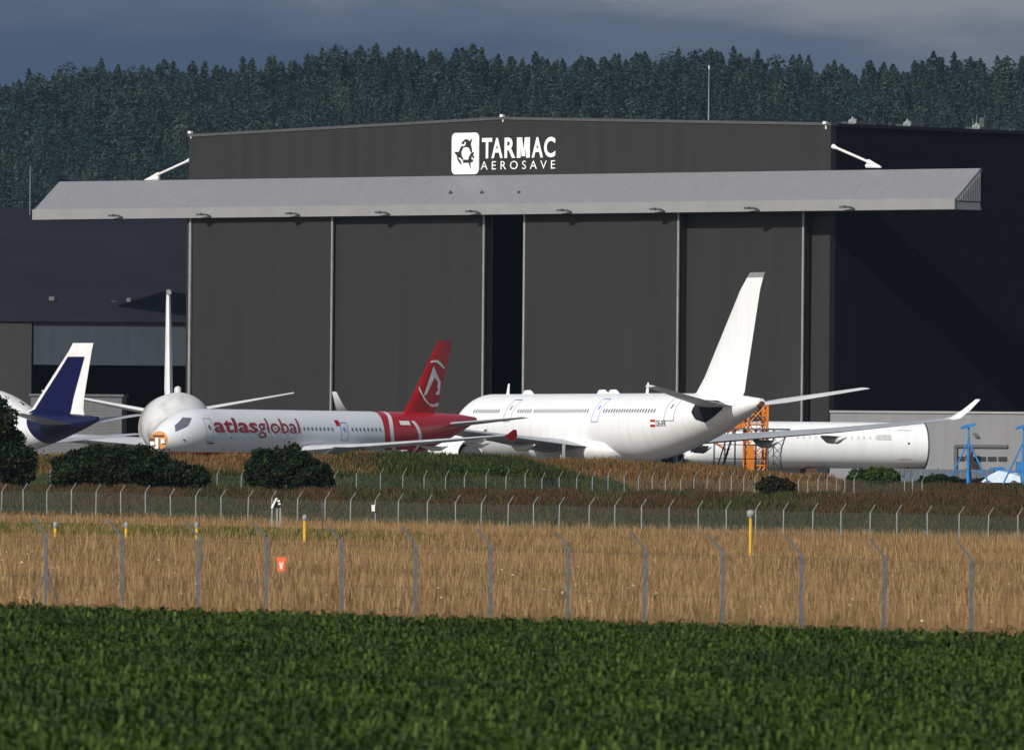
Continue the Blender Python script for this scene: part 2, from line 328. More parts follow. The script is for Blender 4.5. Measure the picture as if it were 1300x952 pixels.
for yy in np.arange(3690, 3996, 5.6):
    for xx in np.arange(-205, 206, 4.9):
        x = xx+random.uniform(-2.6, 2.6); y = yy+random.uniform(-3, 3); z = hill(x, y)
        px, py = proj((x, y, z+19))
        hid = 250 < px < 1300 and py > 205
        if hid: continue
        vq = random.choice(VARL if y < 3900 else VAR); h = random.choice([random.uniform(8, 12), random.uniform(10, 14.5), random.uniform(12, 17)])*(1+.12*math.sin(x*.03+y*.05)); a = random.random()*6.28
        c_, s_ = math.cos(a), math.sin(a); w_ = h*random.uniform(1.0, 1.45)
        q = np.empty_like(vq); q[..., 0] = (vq[..., 0]*c_-vq[..., 1]*s_)*w_+x; q[..., 1] = (vq[..., 0]*s_+vq[..., 1]*c_)*w_+y; q[..., 2] = vq[..., 2]*h+z-.5
        allq.append(q)
A = np.concatenate(allq).reshape(-1, 3)
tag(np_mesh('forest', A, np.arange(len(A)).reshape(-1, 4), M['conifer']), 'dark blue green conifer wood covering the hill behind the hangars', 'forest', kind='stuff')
# skyline conifers, each its own thing
tm = []
for vq in VAR:
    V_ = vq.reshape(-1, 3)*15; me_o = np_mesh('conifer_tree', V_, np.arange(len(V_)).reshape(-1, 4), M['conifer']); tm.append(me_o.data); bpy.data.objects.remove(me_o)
n_sky = 0; x = -196.0
while x < 200:
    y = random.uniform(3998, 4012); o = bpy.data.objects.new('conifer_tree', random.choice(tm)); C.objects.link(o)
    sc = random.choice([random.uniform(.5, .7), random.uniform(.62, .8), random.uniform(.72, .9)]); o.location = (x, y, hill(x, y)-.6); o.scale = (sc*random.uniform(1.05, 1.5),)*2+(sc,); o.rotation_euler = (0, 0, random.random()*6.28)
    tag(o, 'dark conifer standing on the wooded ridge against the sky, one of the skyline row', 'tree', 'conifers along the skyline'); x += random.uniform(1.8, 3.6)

# ------------------------------------------------------------------ main hangar
GZ = 2.8
pR = P(1055, 161, 1215); pL = P(240, 173, 1278)
t2 = Vector((pR.x-pL.x, pR.y-pL.y)); WID = t2.length; ang = math.atan2(t2.y, t2.x); tx = t2.normalized(); inn = Vector((-tx.y, tx.x))   # inn points away from camera
def TT(px, py, d=0):       # position along the front of the column px on a plane d metres in front of the wall
    u, v = px-CX, HY-py; k = (u*CR-v*SR)/F      # X = k Y
    # (k Y - pL.x)*inn.x + (Y-pL.y)*inn.y = -d
    Y = (-d + pL.x*inn.x + pL.y*inn.y)/(k*inn.x+inn.y)
    return (k*Y-pL.x)*tx.x + (Y-pL.y)*tx.y, ZC + (u*SR+v*CR)*Y/F - GZ
hg = thing('aircraft_hangar', 'huge dark grey aircraft hangar with tall sliding doors and pale projecting canopy', 'hangar', (pL.x, pL.y, GZ), ang)
zl = pL.z-GZ; zr = pR.z-GZ; ze = (zl+zr)/2; zp = TT(645, 152)[1]; DEP = 105
t_open0, _ = TT(619, 430, 2.6); t_open1, _ = TT(661, 430, 2.6)
zdoor = TT(645, 272, 0)[1]+1.5
mb = MB(); mid = WID/2
# gable wall above the doors (a slab 0.6 m thick)
prof = [(0, zdoor), (WID, zdoor), (WID, ze), (mid, zp), (0, ze)]
mb.loft([[(x, 0, z) for x, z in prof], [(x, .8, z) for x, z in prof]])
mb.box((0, 0, -1), (2.2, .8, zdoor)); tR, _ = TT(1033, 430); mb.box((tR-1.6, 0, -1), (WID, .8, zdoor))
mb.build('front_wall', M['clad'], hg)
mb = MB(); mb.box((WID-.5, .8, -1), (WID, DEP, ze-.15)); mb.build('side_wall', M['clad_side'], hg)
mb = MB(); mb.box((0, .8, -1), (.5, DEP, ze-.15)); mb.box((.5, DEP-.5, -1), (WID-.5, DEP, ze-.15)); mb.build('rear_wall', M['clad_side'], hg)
mb = MB(); mb.loft([[(x, y, z) for x, z in ((-.15, ze-.1), (mid, zp-.1), (WID+.15, ze-.1), (WID+.15, ze+.25), (mid, zp+.25), (-.15, ze+.25))] for y in (.85, DEP+.2)]); mb.build('roof', M['roof'], hg)
mb = MB(); mb.loft([[(x, y, z) for x, z in ((-.1, ze), (mid, zp), (WID+.1, ze), (WID+.1, ze+.3), (mid, zp+.3), (-.1, ze+.3))] for y in (-.12, .84)]); mb.build('roof_trim', M['dark_grey'], hg)
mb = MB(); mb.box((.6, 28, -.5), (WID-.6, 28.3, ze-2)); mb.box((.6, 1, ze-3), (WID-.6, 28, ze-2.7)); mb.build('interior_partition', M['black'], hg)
zfb_ = (TT(43, 280, 3.9)[1]+TT(1213, 265, 3.9)[1])/2; zdt = zfb_+1.0
def door(px0, px1, d, thick=1.0, right_trim=True, left_trim=False):
    t0 = TT(px0, 430, d)[0]; t1 = TT(px1, 430, d)[0]
    mb = MB(); mb.box((t0, -d, 0), (t1, -d+thick, zdt)); o = mb.build('sliding_door', M['door_clad'], hg)
    e = MB()
    if right_trim: e.box((t1-.16, -d-.05, .1), (t1+.06, -d+.12, zdt-.1))
    if left_trim: e.box((t0-.06, -d-.05, .1), (t0+.2, -d+.12, zdt-.1))
    if right_trim or left_trim:
        tr = e.build('door_edge_trim', M['trim'], o)
    return o
door(871, 1019, 1.35, 1.0)
door(664, 860.5, 2.65, 1.2, True, True)
door(424, 613.5, 2.65, 1.2, True, False)
door(244, 421, 3.0-.15+.3, .4, True, False)
# posts, gaps
mb = MB(); t0 = TT(242, 430, 3.2)[0]; mb.box((t0-.30, -3.30, 0), (t0, -3.05, zdt)); mb.build('corner_post', M['trim'], hg)
t0 = TT(616.3, 430, 1.9)[0]; mb = MB(); mb.box((t0+.2, -1.35, 0), (t0+.28, -1.2, zdt)); mb.build('door_rail_post', M['trim'], hg)
t9 = TT(236, 430, 3.15)[0]; mb = MB(); mb.box((t9, -3.15, 0), (TT(242, 430, 3.2)[0]-.32, -.9, zdt)); mb.build('door_pocket', M['clad'], hg)
# canopy
cA, zA = TT(43, 273.5, 3.9); cB, zB = TT(1213, 258.5, 3.9)
zfb = (TT(43, 280, 3.9)[1]+TT(1213, 265, 3.9)[1])/2; zft = (TT(43, 267, 3.9)[1]+TT(1213, 252, 3.9)[1])/2
ztop = (TT(240, 228)[1]+TT(1055, 217)[1])/2
n = 40; mb = MB()
mb.loft([[(cA+(cB-cA)*i/n, y, z) for y, z in ((-3.9, zft), (0-.02, ztop), (-.02, ztop-.25), (-3.9, zft-.25))] for i in range(n+1)]); mb.build('canopy', M['canopy'], hg)
mb = MB(); mb.box((cA-.05, -4.1, zfb), (cB+.05, -3.92, zft+.05)); mb.box((cA, -3.9, zfb), (cA+.15, -.03, zft-.3)); mb.box((cB-.15, -3.9, zfb), (cB, -.03, zft-.3)); mb.build('canopy_fascia', M['fascia'], hg)
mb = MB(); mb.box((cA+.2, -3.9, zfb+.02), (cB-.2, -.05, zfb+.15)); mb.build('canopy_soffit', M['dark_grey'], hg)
mb = MB(); mb.poly([(cB-.02, -3.9, zft-.2), (cB-.02, -.05, zft-.2), (cB-.02, -.05, ztop-.3)])
for i in range(14):
    y = -3.7+i*.27; zt = zft+(ztop-zft)*(y+3.9)/3.9-.3; mb.box((cB, y, zft-.2), (cB+.06, y+.1, max(zft-.1, zt)))
mb.build('canopy_end_truss', M['trim'], hg)
# canopy extension back frames
for a, b in ((cA, -.1), (WID+.1, cB)):
    mb = MB(); mb.box((a, -.03, ztop-.35), (b, .25, ztop)); mb.box((a, -.03, zfb), (b, .2, zfb+.4))
    for i in range(6): x0 = a+(b-a)*i/6; x1 = a+(b-a)*(i+1)/6; mb.tube([(x0, .1, zfb+.2), (x1, .1, ztop-.2)], .1, 6)
    mb.build('canopy_back_truss', M['dark_grey'], hg)
mb = MB(); mb.poly([(cA+.02, -3.9, zft-.2), (cA+.02, -.05, zft-.2), (cA+.02, -.05, ztop-.3)]); mb.build('canopy_end_panel', M['trim'], hg)
def strut(t0, z0, t1, z1):
    mb = MB(); mb.tube([(t0, .3, z0), (t0+(t1-t0)*.08, .25, z0+(z1-z0)*.08)], [.28, .16], 8); mb.tube([(t0, .3, z0), (t1, .0, z1)], .14, 8)
    a = t0+(t1-t0)*.72; b = z0+(z1-z0)*.72; mb.tube([(a, .1, b), (a+(t1-t0)*.03, .1, b+(z1-z0)*.03), (t1, 0, z1)], [.14, .28, .1], 8)
    mb.tube([(t1-(t1-t0)*.28, .05, z1+.12), (t1+(t1-t0)*.04, -.1, z1-.05)], [.22, .08], 6)
    mb.build('canopy_strut', M['white2'], hg, True)
_, za = TT(1058, 186); tb, zb = TT(1117, 212); strut(WID+.05, za, tb, zb)
_, za = TT(237, 203); tb, zb = TT(187, 228); strut(-.05, za, tb, zb)
# lamps under the canopy fascia and on the slope
for px in (155, 267, 380, 494, 609, 725, 843, 963, 1084):
    t0 = TT(px, 272, 4.1)[0]; mb = MB(); mb.tube([(t0+.15, -4.05, zfb+.1), (t0-.1, -4.6, zfb+.32), (t0-.75, -4.9, zfb+.38)], [.08, .12, .16], 6); mb.box((t0-1.15, -5.1, zfb+.22), (t0-.45, -4.75, zfb+.44)); mb.build('canopy_lamp', M['dark_grey'], hg)
for px in (575, 615, 662):
    t0, z0 = TT(px, 247, 2.2); mb = MB(); mb.tube([(t0+.35, -2.1, z0-.5), (t0, -2.3, z0+.1), (t0-.25, -2.5, z0+.3)], [.12, .16, .2], 6); mb.build('roof_bracket', M['dark_grey'], hg)
# roof edge lights
for px, py in ((243, 170), (639, 149), (1049, 158)):
    t0, z0 = TT(px, py); mb = MB(); mb.tube([(t0, -.05, z0-.5), (t0, -.05, z0)], .08, 6); mb.box((t0-.2, -.35, z0), (t0+.2, .0, z0+.28)); mb.build('roof_light', M['white2'], hg)
for px, py, in ((1093, 158), (1162, 160), (1249, 162)):
    # vents on the right eave
    u = (px-CX); best = min(np.arange(0, 60, .2), key=lambda s: abs(proj((pR.x+inn.x*s, pR.y+inn.y*s, pR.z))[0]-px))
    mb = MB(); y = float(best); mb.tube([(WID-1.2, y, ze+.1), (WID-1.2, y, ze+.55)], .14, 8)
    mb.tube([(WID-.7, y-.1, ze+.5), (WID-.8, y, ze+.5), (WID-1.5, y+.1, ze+.5)], [.15, .38, .3], 8); mb.tube([(WID-1.1, y, ze+.7), (WID-1.1, y, ze+1.05)], [.2, .05], 8); v_ = mb.build('roof_vent', M['galv2'], hg)
    mb = MB(); mb.box((WID-3.2, y+.6, ze+.1), (WID-1.6, y+3.2, ze+.55)); mb.build('vent_box', M['dark_grey'], hg)
mb = MB(); y0 = float(min(np.arange(0, 80, .2), key=lambda s: abs(proj((pR.x+inn.x*s, pR.y+inn.y*s, pR.z))[0]-1263)))
for i in range(5): mb.tube([(WID-3, y0+i*.65, ze), (WID-3, y0+i*.65, ze+1.5+.4*(i % 2))], .05, 5)
mb.tube([(WID-3, y0, ze+.8), (WID-3, y0+2.6, ze+.8)], .04, 5); mb.tube([(WID-3, y0+1.3, ze+1.5), (WID-3, y0+2.6, ze+1.5)], .04, 5); mb.box((WID-3.3, y0+1.4, ze), (WID-2.7, y0+1.9, ze+1.6)); mb.box((WID-3.3, y0+2.2, ze), (WID-2.9, y0+2.5, ze+1.5)); mb.build('roof_railing', M['galv'], hg)

# --- lettering on flat surfaces and curved skins
def text_tris(s, bold=0, space=1.0):
    cu = bpy.data.curves.new('t', 'FONT'); cu.body = s; cu.offset = bold; cu.space_character = space; cu.resolution_u = 4
    o = bpy.data.objects.new('t', cu); C.objects.link(o); dg = bpy.context.evaluated_depsgraph_get(); me = bpy.data.meshes.new_from_object(o.evaluated_get(dg))
    vs = [v.co.copy() for v in me.vertices]; fs = [tuple(p.vertices) for p in me.polygons]
    bpy.data.objects.remove(o); bpy.data.curves.remove(cu); bpy.data.meshes.remove(me)
    x0 = min(v.x for v in vs); x1 = max(v.x for v in vs); y0 = min(v.y for v in vs); y1 = max(v.y for v in vs)
    return vs, fs, (x0, x1, y0, y1)
def fit_text(s, X0, X1, Y0, Y1, fn, name, m, parent, bold=0, space=1.0, cuts=None, shear=0, split=False):
    vs, fs, (x0, x1, y0, y1) = text_tris(s, bold, space)
    bm = bmesh.new(); bv = [bm.verts.new(((v.x-x0)/(x1-x0)*(X1-X0)+X0 + shear*(v.y-y0)/(y1-y0), 0, (v.y-y0)/(y1-y0)*(Y1-Y0)+Y0)) for v in vs]
    for f_ in fs:
        try: bm.faces.new([bv[i] for i in f_])
        except ValueError: pass
    if cuts:
        z = Y0
        while z < Y1:
            bmesh.ops.bisect_plane(bm, geom=bm.verts[:]+bm.edges[:]+bm.faces[:], plane_co=(0, 0, z), plane_no=(0, 0, 1)); z += cuts
    for v in bm.verts: v.co = fn(v.co.x, v.co.z)
    if split:
        left = set(bm.verts)
        while left:
            st = [next(iter(left))]; comp = set(st)
            while st:
                v = st.pop()
                for e_ in v.link_edges:
                    u = e_.other_vert(v)
                    if u not in comp: comp.add(u); st.append(u)
            left -= comp; b2 = MB(); idx = {v: i for i, v in enumerate(comp)}; b2.v = [tuple(v.co) for v in comp]
            b2.f = list({tuple(idx[v] for v in f_.verts) for v in comp for f_ in v.link_faces}); b2.build(name, m, parent)
        bm.free(); return
    me = bpy.data.meshes.new(name); bm.to_mesh(me); bm.free(); me.materials.append(m); o = bpy.data.objects.new(name, me); C.objects.link(o); o.parent = parent
    return o
wallf = lambda x, z: Vector((x, -.13, z))
sg = thing('wall_sign', 'white company sign reading TARMAC AEROSAVE beside a rounded square emblem, on the dark gable', 'sign', (pL.x, pL.y, GZ), ang)
def ZT(px, py): return TT(px, py)
a0 = ZT(611.5, 188)[0]; a1 = ZT(706, 188)[0]
zb_ = (ZT(613, 202)[1]+ZT(704, 199.5)[1])/2; zt_ = (ZT(613, 175.8)[1]+ZT(704, 173.8)[1])/2
for ch, xa, xb in (('T', 430, 535), ('A', 527, 645), ('R', 662, 775), ('M', 790, 925), ('A', 943, 1060), ('C', 1070, 1187)):
    la, lb = ZT(560+xa/8.125, 188)[0], ZT(560+xb/8.125, 188)[0]
    if ch == 'M':
        w_, h_, t_ = lb-la, zt_-zb_, .56; mp_ = [(0, 0), (0, h_), (t_*1.35, h_), (w_/2, h_*.40), (w_-t_*1.35, h_), (w_, h_), (w_, 0), (w_-t_, 0), (w_-t_, h_*.66), (w_/2+t_*.45, h_*.08), (w_/2-t_*.45, h_*.08), (t_, h_*.66), (t_, 0)]
        mb = MB(); mb.poly([(la+a, -.13, zb_+b) for a, b in mp_]); mb.build('letter', M['sign_white'], sg)
    else: fit_text(ch, la, lb, zb_, zt_, wallf, 'letter', M['sign_white'], sg, bold=.03)
zb_ = (ZT(613, 216)[1]+ZT(704, 214.3)[1])/2; zt_ = (ZT(613, 205.5)[1]+ZT(704, 203.4)[1])/2
fit_text('AEROSAVE', a0, a1, zb_, zt_, wallf, 'small_letter', M['sign_white'], sg, bold=.0, space=1.65, split=True)
e0 = ZT(574.5, 195)[0]; e1 = ZT(609, 195)[0]; f0 = ZT(592, 221.6)[1]; f1 = ZT(592, 168.9)[1]
ex, ez, ew, eh = (e0+e1)/2, (f0+f1)/2, (e1-e0)/2, (f1-f0)/2
def rrect(r=.55, y=-.12):
    out = []
    for cxs, czs, a in ((1, 1, 0), (-1, 1, 90), (-1, -1, 180), (1, -1, 270)):
        for i in range(6):
            an = R(a+i*18); out.append((ex+cxs*(ew-r)+r*math.cos(an), y, ez+czs*(eh-r)+r*math.sin(an)))
    return out
mb = MB(); mb.loft([rrect(y=-.14), rrect(y=-.02)]); mb.build('emblem_panel', M['sign_white'], sg)
EMB = ([(214, 345), (240, 315), (262, 301), (288, 305), (302, 325), (336, 290), (318, 355), (330, 400), (334, 440), (318, 440), (300, 392), (270, 382), (243, 388), (240, 376), (262, 362), (266, 330), (255, 327), (243, 355)],
       [(143, 430), (190, 432), (212, 380), (235, 368), (240, 385), (216, 435), (222, 470), (238, 505), (230, 516), (195, 484), (186, 500), (208, 520), (226, 562), (203, 552), (178, 515), (170, 470), (146, 440)],
       [(235, 512), (290, 515), (308, 470), (320, 448), (352, 432), (346, 470), (358, 490), (347, 506), (330, 478), (325, 510), (348, 516), (340, 536), (316, 546), (320, 612), (296, 546), (238, 545)])
for sh in EMB:
    mb = MB(); pts = [(ex+(a-258)/145*ew, ez-(b-450)/215*eh) for a, b in sh]
    mb.loft([[(a, -.17, b) for a, b in pts], [(a, -.142, b) for a, b in pts]]); mb.build('emblem_aircraft', M['clad'], sg)

# mast behind the roof
p = P(899.5, 157, 1262); mbm = MB(); mbm.tube([(0, 0, 0), (0, 0, 37)], [.10, .08], 6); mbm.tube([(0, 0, 37), (0, 0, P(899.5, 88, 1262).z-GZ)], [.09, .04], 6)
mt = thing('radio_mast', 'thin pale mast rising above the hangar roof near the right', 'mast', (p.x, p.y, GZ)); mbm.build('pole', M['galv2'], mt)
ml_ = MB(); zt = P(899.5, 88, 1262).z-GZ; ml_.tube([(0, 0, zt), (0, 0, zt+.4)], .07, 6); ml_.build('mast_tip', M['white2'], mt)
p = P(38, 264, 1345); mt = thing('radio_mast', 'short thin mast above the left hangar roof beside the canopy end', 'mast', (p.x, p.y, GZ))
mb = MB(); mb.tube([(0, 0, 0), (0, 0, P(38, 211, 1345).z-GZ)], [.1, .04], 6); mb.build('pole', M['galv2'], mt); mb = MB(); mb.box((-.3, -.3, 28.6), (.3, .3, 29.1)); mb.build('mast_foot', M['galv'], mt)

# --- left hangar (annex)
aY = 1296
A0 = P(-90, 403, aY); A1 = P(240, 405, aY)
ax = thing('low_hangar', 'lower dark hangar with slate roof and blue grey sheeted opening, left of the tall one', 'hangar', (A1.x, A1.y, GZ), R(-6))
Lw = 62; zE = P(140, 404, aY).z-GZ; zTp = P(100, 264, aY+50).z-GZ
def AX(px): return (P(px, 450, aY).x-A1.x)*1.0
x38 = AX(38); 
mb = MB(); mb.box((-Lw, 0, -.5), (x38, .6, zE)); mb.build('wall', M['clad'], ax)
mb = MB(); mb.loft([[(x, y, z) for y, z in ((-.4, zE), (50, zTp), (50, zTp-.4), (-.4, zE-.4))] for x in np.linspace(-Lw, 3.5, 12)]); mb.build('roof', M['roof'], ax)
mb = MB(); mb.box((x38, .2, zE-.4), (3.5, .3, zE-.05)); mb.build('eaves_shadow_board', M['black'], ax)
zb1 = P(140, 463.5, aY).z-GZ; mb = MB(); mb.box((x38+.1, .35, zb1), (3.5, .6, zE-.42)); mb.build('sheeting', M['bluegrey'], ax)
mb = MB(); mb.box((-Lw, 30, -.5), (3.4, 30.5, zE)); mb.box((-Lw, 50, -.5), (3.4, 50.5, zTp-.4)); mb.build('interior_wall', M['black'], ax)
for px, py in ((48, 379), (148, 381), (128, 385)):
    q = P(px, py, aY+8); mb = MB(); mb.box((AX(px)*1.0, 7, q.z-GZ-.2), (AX(px)+.6, 7.6, q.z-GZ+.25)); mb.build('roof_light', M['galv'], ax)
# low pale hut in front
q = P(75, 503, 1255); hz = q.z-GZ; bt = thing('storage_shed', 'low pale grey shed behind the blue tail fin', 'shed', (q.x, q.y, GZ), R(-3))
mb = MB(); wd = (P(155, 503, 1255).x-q.x); mb.box((-3, 0, -.3), (wd, 6, hz)); mb.build('wall', M['panel_light'], bt)
mb = MB(); mb.box((-3.2, -.2, hz), (wd+.2, 6.2, hz+.25)); mb.build('roof', M['galv'], bt)

# --- right low annex (pale)
q0 = P(1054, 522.5, 1205); q1 = P(1400, 522.5, 1195); an2 = math.atan2(q1.y-q0.y, q1.x-q0.x)
an = thing('low_annex', 'pale grey low building with a dark framed doorway, at the foot of the side wall', 'building', (q0.x, q0.y, GZ), an2)
zA_ = q0.z-GZ-.1; WA = (q1-q0).length
mb = MB(); mb.box((0, 0, -.5), (WA, 9, zA_)); mb.build('wall', M['annex'], an)
mb = MB(); mb.box((-.05, -.15, zA_), (WA+.1, 9.1, zA_+.22)); mb.build('roof_edge', M['fascia'], an)
def AQ(px, py): r = P(px, py, 1199); return r.x-q0.x, r.z-GZ
mb = MB(); x0, z0 = AQ(1224, 566); x1, _ = AQ(1294, 566); mb.box((x0, -.25, z0-.15), (x1, -.05, z0+.15)); mb.box((x0-.1, -.25, 0), (x0+.25, -.05, z0)); mb.build('door_frame', M['dark_grey'], an)
mb = MB(); x0, z0 = AQ(1224, 585); x1, _ = AQ(1294, 582)
for i in range(5): a_ = x0+(x1-x0)*i/5; mb.box((a_+.1, -.10, z0), (a_+(x1-x0)/5-.1, -.03, z0+.45))
mb.build('window_strip', M['glass'], an)
mb = MB(); x0, z0 = AQ(1253, 553.5); mb.loft([[(x0-.5, -.3, z0+.3), (x0, -.3, z0+.25), (x0+.3, -.3, z0-.15), (x0-.15, -.3, z0-.1)], [(x0-.5, -.05, z0+.3), (x0, -.05, z0+.25), (x0+.3, -.05, z0-.15), (x0-.15, -.05, z0-.1)]]); mb.build('wall_lamp', M['dark_grey'], an)
mb = MB(); x0, z0 = AQ(1247, 570); mb.tube([(x0, -.9, 0), (x0+.1, -.9, 1.8), (x0-.1, -.9, 3.0), (x0+.2, -.9, z0)], [.35, .3, .4, .25], 7); dk = mb.build('rolled_cover', M['brown'], None); dk.location = (q0.x, q0.y-.5, GZ); dk.rotation_euler = (0, 0, an2)
tag(dk, 'dark brown upright rolled cover standing by the pale annex doorway', 'cover')

# ------------------------------------------------------------------ aircraft
class Jet:
    def __init__(s, name, label, nose, heading, L, rad, zc, group, z_g=GZ, noseL=None, taper=.66, cap_x=0.0, k=1.0):
        s.k = k
        s.L, s.R, s.zc = L, rad, zc; s.Ln = noseL or rad*2.3; s.xt = L*taper; s.cap = cap_x
        hx_, hy_ = heading; s.ang = math.atan2(-hy_, -hx_); s.root = thing(name, label, 'airliner', (nose[0], nose[1], z_g), s.ang, group); s.root.scale = (k, k, k)
        s.o = Vector((nose[0], nose[1], z_g)); s.ax = Vector((math.cos(s.ang), math.sin(s.ang), 0)); s.ay = Vector((-math.sin(s.ang), math.cos(s.ang), 0))
    def prof(s, x):
        """top z, bottom z, half width at station x"""
        Rr = s.R
        if x < s.Ln:
            t = max(0, x/s.Ln); e = (1-(1-t)**2)**.5; et = (1-(1-t)**1.75)**.85
            nz0 = s.zc-.28*Rr
            top = nz0+(s.zc+Rr-nz0)*et; bot = nz0-(nz0-s.zc+Rr)*e; hw = Rr*(1-(1-t)**2.1)**.62
        elif x > s.xt:
            t = (x-s.xt)/(s.L-s.xt); top = s.zc+Rr*(1-.10*t**2.2)-.18*Rr*max(0, t-.8)*2; bot = s.zc-Rr+(1.62*Rr)*t**1.45; hw = Rr*(1-t**1.9)**.9*.93+.07*Rr
            if t > .99: hw = .1*Rr
        else: top, bot, hw = s.zc+Rr, s.zc-Rr, Rr
        return top, bot, hw
    def S(s, x, z, off=.02, side=-1):
        top, bot, hw = s.prof(x); c = (top+bot)/2; h = (top-bot)/2; q = min(.9999, abs((z-c)/h)); y = hw*math.sqrt(1-q*q)
        nrm = Vector((0, y/hw**2, (z-c)/h**2)).normalized()
        return Vector((x, side*(y+off*nrm.y), z+off*nrm.z))
    def W(s, v): return s.o + (s.ax*v[0] + s.ay*v[1] + Vector((0, 0, v[2])))*s.k
    def pick(s, px, py, side=-1):
        best = None
        for x in np.arange(.5, s.L-.5, .25):
            top, bot, hw = s.prof(x)
            for z in np.arange(max(bot, s.zc-s.R*.6)+.05, top-.03, .08):
                a, b = proj(s.W(s.S(x, z, 0, side))); d = (a-px)**2+(b-py)**2
                if best is None or d < best[0]: best = (d, x, z)
        return best[1], best[2]
    def pickx(s, px, z, side=-1): return float(min(np.arange(.3, s.L-.3, .05), key=lambda x: abs(proj(s.W(s.S(x, z, 0, side)))[0]-px)))
    def fuselage(s, m, n=56):
        xs_ = [s.cap+.001 if s.cap else 0.01] + [x for x in list(s.Ln*np.array([.01, .03, .07, .13, .2, .3, .4, .52, .65, .8, .92]))if x > s.cap] + list(np.arange(s.Ln, s.xt, 1.5)) + list(np.linspace(s.xt, s.L, 22))
        rings = []
        for x in xs_:
            top, bot, hw = s.prof(x); c = (top+bot)/2; h = (top-bot)/2
            rings.append([(x, hw*math.cos(2*math.pi*j/n), c+h*math.sin(2*math.pi*j/n)) for j in range(n)])
        mb = MB(); mb.loft(rings); s.fus = mb.build('fuselage', m, s.root, True); return s.fus
    def foil(s, x, y, z, c, th, vert=False, n=9):
        up = []; dn = []
        for i in range(n):
            t = i/(n-1); t = t*t*(3-2*t)*.6+t*.4; yt = 5*th*(.2969*math.sqrt(t)-.126*t-.3516*t*t+.2843*t**3-.1015*t**4)*c
            up.append((t, yt)); dn.append((t, -yt*.75))
        pts = up + dn[::-1][:-1]
        return [((x+t*c, y+a, z) if vert else (x+t*c, y, z+a)) for t, a in pts]
    def surf(s, name, secs, m, vert=False, parent=None):
        mb = MB(); mb.loft([s.foil(*q, vert=vert) for q in secs]); return mb.build(name, m, parent or s.root, True)
    def wrapbox(s, x0, x1, z0, z1, off, name, m, parent=None, side=-1, lean=0):
        mb = MB(); k = max(1, int((z1-z0)/.12)); kx = max(1, int((x1-x0)/.6))
        for i in range(k):
            for j in range(kx):
                a, b = z0+(z1-z0)*i/k, z0+(z1-z0)*(i+1)/k; u, v = x0+(x1-x0)*j/kx, x0+(x1-x0)*(j+1)/kx
                la = lean*(a-z0); lb = lean*(b-z0); mb.poly([s.S(u+la, a, off, side), s.S(v+la, a, off, side), s.S(v+lb, b, off, side), s.S(u+lb, b, off, side)])
        return mb.build(name, m, parent or s.fus)
    def outline(s, x0, x1, z0, z1, wdt, m, side=-1, name='door'):
        mb = MB()
        for (a, b, c, d) in ((x0, x0+wdt, z0, z1), (x1-wdt, x1, z0, z1), (x0+wdt, x1-wdt, z0, z0+wdt), (x0+wdt, x1-wdt, z1-wdt, z1)):
            k = max(1, int((d-c)/.12))
            for i in range(k): e_, f_ = c+(d-c)*i/k, c+(d-c)*(i+1)/k; mb.poly([s.S(a, e_, .025, side), s.S(b, e_, .025, side), s.S(b, f_, .025, side), s.S(a, f_, .025, side)])
        xm = (x0+x1)/2; zm = z0+(z1-z0)*.62; mb.poly([s.S(xm+.15*math.cos(t), zm+.22*math.sin(t), .026, side) for t in np.linspace(0, 6.28, 9)[:-1]])
        return mb.build(name, m, s.root)
    def windows(s, x0, x1, z, step, m, wd=.13, ht=.19, skip=(), side=-1):
        x = x0
        while x <= x1:
            if not any(a < x < b for a, b in skip):
                mb = MB(); mb.poly([s.S(x+wd*math.cos(t), z+ht*math.sin(t), .02, side) for t in np.linspace(0, 2*math.pi, 11)[:-1]]); mb.build('window', m, s.root)
            x += step
    def engine(s, x, y, z, r, ln, m, m_in, inlet_m=None):
        e = MB(); n = 28
        prof_ = [(.0, .80), (-.06*ln, .88), (.0, .95), (.06*ln, 1.0), (.35*ln, 1.04), (.7*ln, .97), (.92*ln, .80), (.92*ln, .74), (.6*ln, .7)]
        prof_[1] = (-.03*ln, .86)
        e.loft([[(x+a, y+r*b*math.cos(2*math.pi*j/n), z+r*b*math.sin(2*math.pi*j/n)) for j in range(n)] for a, b in [(.5*ln, .72), (.1*ln, .76)]+prof_], cap=False)
        o = e.build('engine', m, s.root, True)
        f_ = MB(); f_.loft([[(x+a, y+r*b*math.cos(2*math.pi*j/n), z+r*b*math.sin(2*math.pi*j/n)) for j in range(n)] for a, b in ((.22*ln, .77), (.24*ln, .77), (.24*ln, .1), (.12*ln, .02))], cap=True); f_.build('fan', M['dark_grey'], o)
        c_ = MB(); c_.loft([[(x+a, y+r*b*math.cos(2*math.pi*j/n), z+r*b*math.sin(2*math.pi*j/n)) for j in range(n)] for a, b in ((.6*ln, .5), (.95*ln, .48), (1.15*ln, .3), (1.3*ln, .05))]); c_.build('exhaust_cone', M['steel'], o, True)
        return o
    def pylon(s, x, y, z, ln, ht, m):
        mb = MB(); mb.loft([[(x, y-.05, z), (x+ln, y-.05, z), (x+ln, y+.05, z), (x, y+.05, z)], [(x+.3, y-.22, z+ht*.4), (x+ln*1.15, y-.2, z+ht*.4), (x+ln*1.15, y+.2, z+ht*.4), (x+.3, y+.22, z+ht*.4)], [(x+1.5, y-.15, z+ht), (x+ln*1.3, y-.15, z+ht), (x+ln*1.3, y+.15, z+ht), (x+1.5, y+.15, z+ht)]]); return mb.build('engine_pylon', m, s.root)
